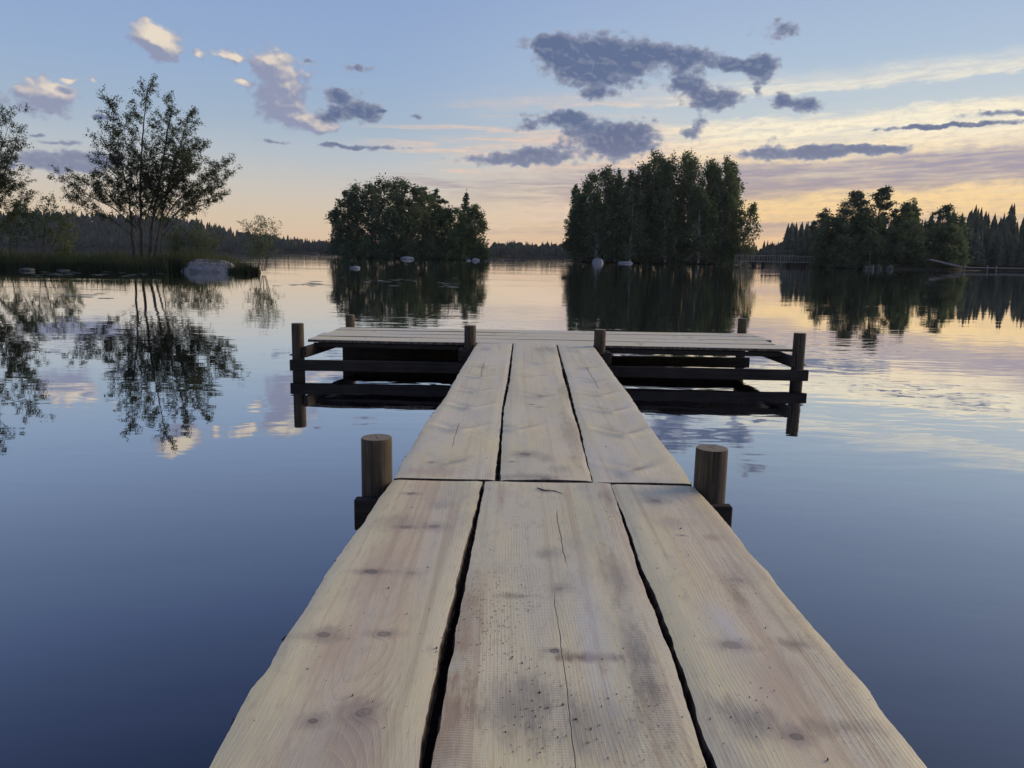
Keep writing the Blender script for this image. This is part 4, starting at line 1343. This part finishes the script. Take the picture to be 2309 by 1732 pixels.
for i, (px, pyt, w, Y, m) in enumerate([(785, 548, 26, 184, M_LEAF_DARK), (830, 545, 26, 183, M_LEAF_DARK), (880, 540, 28, 183, M_LEAF_DARK), (930, 540, 28, 183, M_LEAF_DARK),
                                        (975, 545, 26, 183, M_LEAF_DARK), (1085, 560, 22, 187, M_LEAF_DARK)]):
    make_tree('shrub', spot(px, Y, 0.1), hgt(px, pyt, Y, 0.1), w / FPX * Y, 'shrub', 300 + i, mat=m, leaves=2200, lsize=.26, label=SH1, group='shrubs on the rounded islet', cat='shrub')
make_tree('shrub', spot(1018, 183, 0.1), hgt(1018, 520, 183, .1), 28 / FPX * 183, 'shrub', 320, mat=M_LEAF_LIGHT, leaves=2600, lsize=.25,
          label='light green leafy bush in front of the rounded grove near the pale rocks', cat='shrub')

# ------------------------------------------------------------------ the taller wooded islet
island('island_ground', (1262, 1690), 183, 208, 0.8, 5.0, 'low dark islet under the tall birch grove')
G2 = 'trees of the tall grove'
B = 'tall dark birch standing close in the tall grove'
grove([
    ('birch_tree', 1306, 420, 24, 'birch', 194, B, {}), ('birch_tree', 1322, 388, 34, 'birch', 188, B, {}), ('birch_tree', 1352, 374, 30, 'birch', 192, B, {}),
    ('birch_tree', 1385, 392, 30, 'birch', 186, B, {}), ('birch_tree', 1440, 368, 34, 'birch', 190, B, {}),
    ('birch_tree', 1468, 340, 36, 'birch', 194, B, {}), ('birch_tree', 1502, 356, 30, 'birch', 188, B, {}), ('birch_tree', 1532, 344, 36, 'birch', 192, B, {}),
    ('birch_tree', 1566, 346, 38, 'birch', 188, B, {}), ('birch_tree', 1600, 362, 32, 'birch', 194, B, {}), ('birch_tree', 1622, 356, 30, 'birch', 187, B, {}),
    ('birch_tree', 1640, 362, 26, 'birch', 192, B, {}), ('birch_tree', 1575, 420, 34, 'birch', 183, B, {}), ('birch_tree', 1420, 430, 32, 'birch', 182, B, {}),
    ('birch_tree', 1345, 440, 32, 'birch', 182, B, {}), ('birch_tree', 1500, 430, 34, 'birch', 184, B, {}),
    ('birch_tree', 1412, 384, 28, 'birch', 190, B, {}), ('birch_tree', 1428, 400, 28, 'birch', 197, B, {}), ('birch_tree', 1610, 380, 28, 'birch', 196, B, {}), ('birch_tree', 1590, 356, 30, 'birch', 199, B, {}), ('birch_tree', 1484, 352, 30, 'birch', 191, B, {}),
    ('birch_tree', 1310, 450, 26, 'birch', 186, B, {}), ('birch_tree', 1455, 400, 32, 'birch', 200, B, {}), ('birch_tree', 1385, 420, 30, 'birch', 201, B, {}),
    ('birch_tree', 1540, 400, 32, 'birch', 202, B, {}), ('birch_tree', 1640, 420, 28, 'birch', 188, B, {}),
    ('spruce_tree', 1398, 374, 20, 'spruce', 196, 'slim spruce with a pointed tip among the birches of the tall grove', dict(leaves=5200, lsize=.22)),
    ('pine_tree', 1494, 350, 22, 'pine', 198, 'thin topped pine showing between the highest birches of the tall grove', dict(start=.35)),
    ('birch_tree', 1670, 455, 26, 'birch', 186, 'shorter birch leaning out from the grove towards the footbridge', dict(lean=(.16, 0), start=.08, leaves=2600)),
    ('leafy_tree', 1296, 470, 22, 'leafy', 184, 'broad low tree spreading from the foot of the tall grove over open water', dict(lean=(-.03, 0), start=.08, leaves=3200)),
], G2)
SH2 = 'dark shrub along the waterline of the tall birch islet'
for i, (px, pyt, w, Y) in enumerate([(1318, 545, 26, 187), (1360, 548, 26, 186), (1405, 545, 28, 186), (1450, 540, 28, 186), (1495, 545, 28, 186), (1540, 548, 28, 186),
                                     (1585, 545, 28, 187), (1628, 545, 24, 188)]):
    make_tree('shrub', spot(px, Y, 0.1), hgt(px, pyt, Y, 0.1), w / FPX * Y, 'shrub', 340 + i, leaves=2300, lsize=.25, label=SH2, group='shrubs on the tall birch islet', cat='shrub')
make_tree('shrub', spot(1652, 184, 0.1), hgt(1652, 535, 184, .1), 24 / FPX * 184, 'shrub', 360, mat=M_LEAF_LIGHT, leaves=2000, lsize=.22,
          label='green bush at the end of the tall grove next to the footbridge', cat='shrub')

# ------------------------------------------------------------------ the pine islet
island('island_ground', (1800, 2210), 151, 178, 1.0, 8.0, 'rocky islet with pines between the footbridge and the jetty')
G3 = 'trees of the pine islet'
grove([
    ('pine_tree', 1905, 428, 40, 'pine', 163, 'tall pine with a wind bent flat crown on the rocky islet', dict(lean=(.06, 0), start=.42, leaves=5600, lsize=.24)),
    ('pine_tree', 1955, 418, 34, 'pine', 166, 'highest pine with a rounded tip on the rocky islet', dict(lean=(.10, 0), start=.45, leaves=5600, lsize=.24)),
    ('leafy_tree', 1880, 490, 40, 'leafy', 160, 'dark spreading tree under the wind bent pine', dict(leaves=4200)),
    ('pine_tree', 1862, 476, 36, 'pine', 168, 'low pine reaching sideways towards the footbridge', dict(lean=(-.12, 0), start=.35, leaves=3600, lsize=.24)),
    ('leafy_tree', 1940, 480, 38, 'leafy', 162, 'dense dark tree below the highest pine', dict(leaves=4600)),
    ('birch_tree', 2030, 458, 24, 'birch', 165, 'upright birch with several thin tips on the rocky islet', dict(leaves=3000)),
    ('birch_tree', 2055, 450, 24, 'birch', 168, 'birch with the taller tip next to the birch with several thin tips', dict(leaves=3000)),
    ('leafy_tree', 2035, 500, 40, 'leafy', 160, 'mid green broad tree in front of the two upright birches', dict(mat=M_LEAF_MID, leaves=4200)),
    ('pine_tree', 2118, 462, 32, 'pine', 165, 'flat topped pine above the sloping gangway', dict(start=.4, leaves=3600, lsize=.24)),
    ('birch_tree', 2150, 480, 26, 'birch', 168, 'thin crowned birch beside the flat topped pine', dict(leaves=2400)),
    ('leafy_tree', 2120, 510, 38, 'leafy', 160, 'dark broad tree behind the sloping gangway', dict(leaves=4200)),
    ('birch_tree', 1963, 520, 22, 'birch', 156, 'young birch with a white trunk at the islet shore', dict(start=.45, leaves=1600)),
], G3)
SH3 = 'dark green shrub along the shore of the pine islet'
for i, (px, pyt, w, Y, m) in enumerate([(1848, 535, 22, 160, M_LEAF_MID), (1860, 522, 26, 162, M_LEAF_MID), (1895, 535, 30, 155, M_LEAF_DARK), (1985, 535, 28, 157, M_LEAF_MID),
                                        (2075, 535, 28, 157, M_LEAF_MID), (2160, 545, 28, 160, M_LEAF_MID), (2130, 550, 26, 157, M_LEAF_DARK), (2025, 550, 26, 156, M_LEAF_MID), (1930, 550, 26, 155, M_LEAF_DARK)]):
    make_tree('shrub', spot(px, Y, 0.1), hgt(px, pyt, Y, 0.1), w / FPX * Y, 'shrub', 380 + i, mat=m, leaves=2200, lsize=.24, label=SH3, group='shrubs on the pine islet', cat='shrub')

# ------------------------------------------------------------------ rocks
rock(378, 516, 584, 614, 19, 'large grey granite boulder at the water edge of the reed bank', depth=.75)
rock(516, 531, 597, 610, 4, 'small grey stone right beside the large reed bank boulder', M_ROCK)
rock(36, 72, 604, 611, 5, 'low rounded stone by the reeds under the trees cut by the frame', M_ROCKD)
rock(122, 152, 607.5, 610.5, 6, 'flat slab like stone along the reeds', M_ROCKD)
rock(283, 303, 604, 611, 7, 'small dark stone at the reeds below the tall alder', M_ROCKD)
rock(693, 718, 570, 575, 8, 'dark low rock far out on the open lake', M_ROCKD)
rock(688, 695, 572.5, 574.5, 9, 'tiny dark rock beside the low rock on the open lake', M_ROCKD)
rock(786, 811, 600, 605.5, 10, 'pale rounded stone standing alone in the water before the rounded grove', M_ROCKP)
rock(747, 753, 600, 605, 11, 'little dark stone in the water next to the lone pale stone', M_ROCKD)
rock(901, 933, 578, 584.8, 12, 'long pale boulder at the shore of the rounded grove', M_ROCKP)
rock(1051, 1062, 584, 588, 13, 'small pale boulder, one of the close pair below the light green birch', M_ROCKP)
rock(1064, 1082, 582, 588, 14, 'bigger pale boulder, one of the close pair below the light green birch', M_ROCKP)
rock(1336, 1362, 581.5, 593.5, 15, 'dome shaped pale boulder at the foot of the tall birch grove', M_ROCKP)
rock(1393, 1428, 588, 594, 16, 'long flat pale boulder at the foot of the tall birch grove', M_ROCKP, flat=.3)
rock(1574, 1584, 591, 596, 17, 'little pale stone below the tall birch grove', M_ROCKP)
rng2 = np.random.default_rng(9)
for i in range(16):
    px = 1945 + i * 11.5 + rng2.uniform(-4, 4)
    rock(px, px + rng2.uniform(7, 17), 605 - rng2.uniform(3, 8), 606.5 + rng2.uniform(-2.5, 1), 40 + i, 'grey shore stone in the rocky rim of the pine islet', M_ROCKD, 'stones rimming the pine islet', name='stone')
for i in range(9):
    px = 1090 + i * 11 + rng2.uniform(-3, 3)
    rock(px, px + rng2.uniform(6, 12), 586.5, 589.5 + rng2.uniform(-.5, .6), 70 + i, 'low dark stone of the reef running out from the rounded grove', M_ROCKD, 'stones of the reef', name='stone')
for i in range(6):
    px = 1630 + i * 9 + rng2.uniform(-3, 3)
    rock(px, px + rng2.uniform(7, 13), 592, 595 + rng2.uniform(-.8, .6), 90 + i, 'low dark stone at the footbridge end of the tall birch islet', M_ROCKD, 'stones by the footbridge', name='stone')

# ------------------------------------------------------------------ reed bank with alders
BY0, BY1 = 47.6, 54.5


def bank_mesh():
    xl_, xr_ = at_y(-420, 580, 50).x, at_y(600, 580, 50).x
    nx, ny = 90, 10
    V, F = [], []
    for i in range(nx + 1):
        f = i / nx
        x = xl_ + (xr_ - xl_) * f
        tip = min(1.0, (1 - f) * 6) ** 0.7
        n = mnoise.noise(Vector((x * 0.5, 0, 3)))
        y0 = BY0 + 0.5 * n + (1 - tip) * 1.2
        y1 = BY0 + 0.6 + (BY1 - BY0) * tip + n
        for j in range(ny + 1):
            k = j / ny
            z = 0.34 * math.sin(math.pi * k) ** 0.6 * tip + 0.06 * mnoise.noise(Vector((x, k * 4, 1))) - 0.03
            if j in (0, ny) or i in (0, nx):
                z = -0.25
            V.append((x, y0 + (y1 - y0) * k, z))
    for i in range(nx):
        for j in range(ny):
            a = i * (ny + 1) + j
            F.append((a, a + ny + 1, a + ny + 2, a + 1))
    return mesh_np('bank_ground', V, F, True), xl_, xr_


bm_, bxl, bxr = bank_mesh()
tag(link('bank_ground', bm_, M_EARTH), 'narrow low tongue of land carrying reeds and alders', 'bank', kind='structure')


def reeds(n, seed):
    q = np.random.default_rng(seed)
    f = q.random(n)
    x = bxl + (bxr - bxl) * f
    tip = np.minimum(1.0, (1 - f) * 6) ** 0.7
    nn = np.array([mnoise.noise(Vector((a * 0.5, 0, 3))) for a in x])
    y0 = BY0 + 0.5 * nn + (1 - tip) * 1.2
    y1 = BY0 + 0.6 + (BY1 - BY0) * tip + nn
    k = q.random(n) ** 1.5 * 0.9 - 0.03
    y = y0 + (y1 - y0) * k
    dens = np.array([mnoise.noise(Vector((a * 0.35, b * 0.6, 9))) for a, b in zip(x, y)])
    keep = dens > -0.22
    x, y, dens, tip, k = x[keep], y[keep], dens[keep], tip[keep], k[keep]
    m = len(x)
    lo = np.array([mnoise.noise(Vector((a * 0.22, 5.0, 2))) for a in x]) + 0.6 * np.array([mnoise.noise(Vector((a * 1.1, b * 0.9, 4))) for a, b in zip(x, y)])
    h = (0.80 + 0.72 * lo + 0.25 * dens + q.normal(0, 0.17, m)) * (0.45 + 0.55 * tip) * np.where(k < 0.05, 0.6, 1.0)
    h = np.where(q.random(m) < 0.06, h + q.uniform(0.2, 0.6, m), h)
    h = np.clip(h, 0.2, 2.0)
    a = q.uniform(0, 2 * np.pi, m)
    lean = q.normal(0, 0.16, (m, 2)) * h[:, None]
    w = q.uniform(0.012, 0.026, m)
    ux, uy = np.cos(a) * w, np.sin(a) * w
    z0 = np.full(m, -0.1)
    b1 = np.stack([x - ux, y - uy, z0], 1)
    b2 = np.stack([x + ux, y + uy, z0], 1)
    m1 = np.stack([x - ux * .8 + lean[:, 0] * .35, y - uy * .8 + lean[:, 1] * .35, h * .6], 1)
    m2 = np.stack([x + ux * .8 + lean[:, 0] * .35, y + uy * .8 + lean[:, 1] * .35, h * .6], 1)
    t = np.stack([x + lean[:, 0], y + lean[:, 1], h], 1)
    t2 = t + np.stack([ux * .15, uy * .15, 0 * ux], 1)
    V = np.stack([b1, b2, m2, m1, t, t2], 1).reshape(-1, 3)
    i = np.arange(m)[:, None] * 6
    F = np.concatenate([i + np.array([[0, 1, 2, 3]]), i + np.array([[3, 2, 5, 4]])])
    return mesh_np('reeds', V, F)


tag(link('reeds', reeds(26000, 4), M_REED), 'dense dark green reeds and grass covering the low bank', 'reeds', kind='stuff')


def alder(name, stems, Y, seed, label, leaves_per=7, lsize=0.062, dens=1.0, mat=None, reach=1.0, r0=0.10, group=None, cat='tree'):
    """open multi-stemmed tree; stems are traced as bearings, each stem set at its own depth"""
    q = np.random.default_rng(seed)
    base = at_y(stems[0][0][0], stems[0][0][1], Y)
    root = tag(empty(name, (base.x, Y, 0.05)), label, cat, group)
    T = Tubes()
    L = []
    for si, st in enumerate(stems):
        depth = q.normal(0, 1.2) * reach
        pts = []
        for i, (px, py) in enumerate(st):
            f = i / (len(st) - 1)
            p = at_y(px, py, Y)
            pts.append((p.x - base.x, depth * f + q.normal(0, 0.06) * reach, max(-0.05, p.z - 0.05)))
        pts = np.array(pts)
        # finer spline
        tt_ = np.linspace(0, len(pts) - 1, 22)
        path = np.stack([np.interp(tt_, np.arange(len(pts)), pts[:, k]) for k in range(3)], 1)
        path[1:-1] = (path[:-2] + 2 * path[1:-1] + path[2:]) / 4
        path[1:-1, :2] += q.normal(0, 0.025, (20, 2)) * reach
        length = np.linalg.norm(np.diff(path, axis=0), axis=1).sum()
        rr = r0 * q.uniform(0.7, 1.1) * min(1.0, length / 8 + 0.3) * (1.0 if si < 4 else 0.42)
        u = np.linspace(0, 1, 22)
        T.add(path, rr * (1 - u) ** 0.75 + 0.006, 7)
        nb = int(length * 4.6 * dens)
        for b in range(nb):
            t = 0.20 + 0.80 * (b + q.random()) / nb
            p0 = np.array([np.interp(t, u, path[:, k]) for k in range(3)])
            tang = path[min(21, int(t * 21) + 1)] - path[max(0, int(t * 21) - 1)]
            tang /= np.linalg.norm(tang) + 1e-9
            a = q.uniform(0, 2 * np.pi)
            dirv = np.array([np.cos(a), np.sin(a), q.uniform(0.1, 0.75)]) + tang * 0.5
            dirv /= np.linalg.norm(dirv)
            BL = q.uniform(0.7, 2.3) * (1.15 - 0.62 * t) * reach + 0.15
            k = 6
            uu = np.linspace(0, 1, k)
            bend = q.normal(0, 0.12, 3)
            br = p0 + dirv * BL * uu[:, None] + (bend + np.array([0, 0, 0.10])) * BL * (uu ** 2)[:, None]
            T.add(br, rr * 0.20 * (1 - t * 0.6) * (1 - uu) + 0.004, 4)
            for s in range(max(2, int(BL * 6.5))):
                f = q.uniform(0.25, 1.0)
                c = np.array([np.interp(f, uu, br[:, j]) for j in range(3)])
                tv = q.normal(0, 1, 3) + dirv * 0.8
                tv /= np.linalg.norm(tv)
                tl = q.uniform(0.12, 0.38) * (0.5 + 0.5 * reach)
                e = c + tv * tl
                T.add([c, (c + e) / 2 + q.normal(0, 0.01, 3), e], [0.005, 0.004, 0.003], 3)
                n = int(leaves_per * q.uniform(0.5, 1.4))
                g_ = q.uniform(0.3, 1.05, n)[:, None]
                L.append(c + tv * tl * g_ + q.normal(0, 0.075, (n, 3)))
    C = np.concatenate(L)
    C[:, 2] = np.maximum(C[:, 2], 0.1)
    link('trunk', T.mesh('trunk'), M_TRUNK, root)
    link('crown', leaf_mesh('crown', C, lsize, q, 0.1), mat or M_ALDER, root)
    return root


alder('alder_tree', [
    [(319, 588), (316, 480), (312, 380), (318, 280), (326, 196)],
    [(303, 588), (296, 500), (287, 420), (268, 350), (252, 300)],
    [(336, 588), (338, 480), (344, 380), (350, 290), (354, 218)],
    [(347, 588), (358, 480), (376, 380), (390, 310), (398, 254)],
    [(362, 588), (368, 500), (382, 430), (420, 380), (462, 338)],
    [(308, 520), (285, 480), (245, 445), (200, 418), (160, 398)],
    [(368, 520), (390, 485), (425, 450), (465, 425), (500, 400)],
    [(306, 500), (288, 455), (250, 405), (210, 362)],
    [(318, 470), (318, 400), (300, 320), (292, 250)],
    [(352, 500), (368, 450), (402, 390), (432, 322)],
    [(328, 500), (334, 450), (360, 400), (372, 320)],
    [(302, 535), (262, 500), (208, 472), (155, 452)],
    [(366, 530), (400, 500), (450, 470), (498, 452)],
    [(312, 470), (298, 410), (262, 370), (228, 330)],
    [(366, 500), (400, 450), (450, 408), (495, 368)],
    [(350, 480), (385, 430), (430, 392), (462, 358)],
    [(304, 510), (255, 470), (195, 440), (146, 418)],
    [(366, 515), (402, 480), (442, 450), (484, 418)],
], 50.6, 21, 'tall airy many stemmed alder rising from the reed bank', dens=1.0, leaves_per=19, lsize=.054, r0=.085)
alder('alder_tree', [
    [(-78, 590), (-71, 450), (-54, 320), (-26, 185)],
    [(-66, 590), (-36, 480), (-8, 390), (14, 318)],
    [(-56, 590), (-16, 520), (14, 475), (32, 440)],
    [(-86, 590), (-126, 450), (-146, 330), (-136, 230)],
    [(-68, 560), (-46, 430), (-24, 330), (-10, 245)],
    [(-82, 590), (-106, 470), (-96, 340), (-82, 210)],
    [(-61, 560), (-16, 450), (9, 400), (28, 368)],
    [(-58, 560), (-26, 480), (4, 440), (24, 410)],
], 50.2, 22, 'alder cut off by the picture edge behind the small reed stones', dens=1.0, leaves_per=19, lsize=.054, r0=.085)
alder('small_alder', [
    [(592, 611), (580, 570), (566, 535), (553, 512)],
    [(594, 611), (589, 560), (584, 520), (583, 494)],
    [(596, 611), (600, 570), (606, 535), (611, 505)],
    [(598, 611), (606, 585), (613, 560), (616, 535)],
    [(590, 611), (577, 590), (566, 570), (556, 555)],
], 47.9, 23, 'small bushy alder at the very tip of the reed bank', reach=0.42, r0=0.03, dens=1.9, leaves_per=7, lsize=.055, mat=M_LEAF_MID)
UB = 'leafy alder bush among the reeds beside the cut off alder'
for i, st in enumerate([
    [[(20, 600), (18, 540), (10, 490), (5, 460)], [(24, 600), (40, 540), (52, 500), (60, 478)], [(18, 600), (-10, 540), (-25, 500), (-30, 470)]],
    [[(95, 600), (97, 540), (102, 490), (106, 455)], [(98, 600), (120, 540), (132, 505), (140, 480)], [(92, 600), (78, 540), (70, 510), (66, 490)]],
]):
    alder('alder_bush', st, 49.2 + i, 24 + i, UB, reach=0.55, r0=0.035, dens=1.6, leaves_per=8, lsize=.065, mat=M_LEAF_MID, group='alder bushes in the reeds', cat='bush')
for i, (px, pyt, w) in enumerate([(150, 505, 20), (395, 520, 24), (430, 515, 24), (465, 525, 18)]):
    alder('alder_bush', [[(px, 600), (px - w * .2, 565), (px - w * .6, pyt + 15)], [(px + 2, 600), (px + w * .3, 560), (px + w * .7, pyt + 8)], [(px + 1, 600), (px + 2, 555), (px + 3, pyt)]],
          52.0, 30 + i, 'low dark bush in the reeds near the tall alder', reach=0.5, r0=0.03, dens=1.3, leaves_per=7, lsize=.065, mat=M_LEAF_MID, group='low bushes round the tall alder', cat='bush')

# ------------------------------------------------------------------ lily leaves
M_LILY = bpy.data.materials.new('lily leaf')
M_LILY.use_nodes = True
_b = M_LILY.node_tree.nodes['Principled BSDF']
_b.inputs['Base Color'].default_value = (0.055, 0.085, 0.035, 1)
_b.inputs['Roughness'].default_value = 0.32


def lily_mesh():
    V, F = [(0, 0, 0.010)], []
    n = 11
    for i in range(n):
        a = 0.22 + (2 * math.pi - 0.44) * i / (n - 1)
        V.append((math.cos(a), 0.88 * math.sin(a), 0.004 + 0.02 * (i % 3 == 0)))
    for i in range(n - 1):
        F.append((0, 1 + i, 2 + i))
    me = bpy.data.meshes.new('lily_leaf')
    me.from_pydata(V, [], F)
    me.materials.append(M_LILY)
    return me


LILY = lily_mesh()
ql = np.random.default_rng(31)
for (cx, cy, sx, sy, n, lab, grp) in [
    (150, 617, 70, 5, 34, 'small floating lily leaf just off the reed bank', 'lily leaves off the reeds'),
    (330, 618, 60, 5, 10, 'small floating lily leaf just off the reed bank', 'lily leaves off the reeds'),
    (700, 640, 45, 8, 16, 'small floating lily leaf on the pale open water', 'lily leaves on open water'),
    (880, 632, 70, 5, 16, 'small floating lily leaf over the reflection of the rounded grove', 'lily leaves before the rounded grove'),
    (1010, 640, 22, 7, 10, 'small floating lily leaf over the reflection of the rounded grove', 'lily leaves before the rounded grove'),
    (210, 668, 45, 4, 6, 'small floating lily leaf on the pale open water', 'lily leaves on open water'),
    (2080, 625, 70, 12, 5, 'small floating lily leaf before the pine islet', 'lily leaves before the pine islet'),
]:
    for i in range(n):
        p = at(cx + ql.normal(0, sx * .6), cy + ql.normal(0, sy * .7), 0)
        o = bpy.data.objects.new('lily_leaf', LILY)
        COL.objects.link(o)
        s_ = ql.uniform(0.10, 0.24)
        o.scale = (s_ * ql.uniform(1, 1.6), s_, s_)
        o.rotation_euler = (0, 0, ql.uniform(-.6, .6))
        o.location = (p.x, p.y, 0.004)
        tag(o, lab, 'lily leaf', grp)

# ------------------------------------------------------------------ footbridge between the tall grove and the pine islet
M_PALEWOOD = mat_timber('greyed rail timber', (0.22, 0.20, 0.18), (0.38, 0.35, 0.31), grain=(2.0, 40.0, 40.0))
YB = 162.0
a0, a1 = at_y(1658, 587.0, YB), at_y(1842, 591.0, YB)
zdeck = 0.95
bridge = tag(empty('footbridge', (a0.x, YB, 0)), 'narrow wooden footbridge with an open railing between two islets', 'bridge')
Lb = a1.x - a0.x
rough_box('deck', (Lb / 2, 0, zdeck), (Lb, 1.5, 0.14), M_PALEWOOD, bridge, 0, 0.01, 3)
for sy in (-0.7, 0.7):
    rough_box('handrail', (Lb / 2, sy, zdeck + 1.28), (Lb, 0.09, 0.10), M_PALEWOOD, bridge, 0, 0.01, 4)
    for px in (1660, 1672, 1685, 1697, 1709, 1720, 1733, 1745, 1757, 1771, 1783, 1797, 1809, 1823, 1838):
        x = at_y(px, 588, YB).x - a0.x
        hh_ = 1.25 if px != 1783 else 1.62
        rough_box('rail_post', (x, sy + (0.012 if sy > 0 else -0.012), zdeck + 0.07 + hh_ / 2 - 0.05), (0.085, 0.085, hh_), M_PALEWOOD, bridge, 0, 0.008, int(px))
for px in (1700, 1722, 1780, 1812):
    x = at_y(px, 588, YB).x - a0.x
    rough_box('pier', (x, 0, 0.30), (0.45, 1.3, 1.12), M_BEAM, bridge, 0, 0.02, int(px))

# floating jetty and the gangway leading down to it
YJ = 153.0
j0, j1 = at_y(2166, 600, YJ), at_y(2480, 606, YJ)
jetty = tag(empty('jetty', (j0.x, YJ, 0)), 'long low pale jetty lying in front of the spruce shore', 'jetty')
Lj = j1.x - j0.x
rough_box('deck', (Lj / 2, 0, 0.62), (Lj, 2.0, 0.16), M_PALEWOOD, jetty, 0, 0.01, 5)
rough_box('fascia', (Lj / 2, -0.95, 0.33), (Lj, 0.08, 0.40), M_BEAM, jetty, 0, 0.01, 6)
for px, top in ((2169, 1.5), (2220, 1.1), (2240, 1.0), (2330, 1.1)):
    x = at_y(px, 600, YJ).x - j0.x
    rough_box('mooring_post', (x, -1.05, top / 2 - 0.2), (0.14, 0.14, top + 0.4), M_PALEWOOD, jetty, 0, 0.01, int(px))
gx = at_y(2095, 583, YJ).x
gang = tag(empty('gangway', (gx, YJ, 0)), 'pale plank gangway sloping from the pine islet down to the jetty', 'gangway')
Lg = j0.x - gx
zg0, zg1 = at_y(2095, 584, YJ).z, 0.78
ang = math.atan2(zg1 - zg0, Lg)
ln = math.hypot(Lg, zg1 - zg0)
for nm_, sy, w_, dz_ in (('walkway', 0.0, 1.2, 0.0), ('side_beam', -0.66, 0.10, -0.10), ('side_beam', 0.66, 0.10, -0.10)):
    o = rough_box(nm_, (Lg / 2, sy, (zg0 + zg1) / 2 + dz_), (ln, w_, 0.12 if nm_ == 'walkway' else 0.3), M_PALEWOOD, gang, 0, 0.01, 7)
    o.rotation_euler = (0, -ang, 0)

# ------------------------------------------------------------------ evening air
hz = bpy.data.materials.new('evening haze')
hz.use_nodes = True
hz.node_tree.nodes.clear()
HN = NT(hz.node_tree)
pv = HN.n('ShaderNodeVolumePrincipled', {'Color': (0.80, 0.86, 0.95, 1), 'Density': 0.00007, 'Anisotropy': 0.2})
HN.n('ShaderNodeOutputMaterial', {1: pv.outputs[0]})
x0, x1, y0, y1, z0, z1 = -1760, 1760, -200, 1760, -3.0, 75.0
HV = [(x, y, z) for z in (z0, z1) for y in (y0, y1) for x in (x0, x1)]
HF = [(0, 2, 3, 1), (4, 5, 7, 6), (0, 1, 5, 4), (2, 6, 7, 3), (0, 4, 6, 2), (1, 3, 7, 5)]
tag(link('haze', mesh_np('haze', HV, HF), hz), 'thin bluish evening haze over the lake', 'haze', kind='stuff')
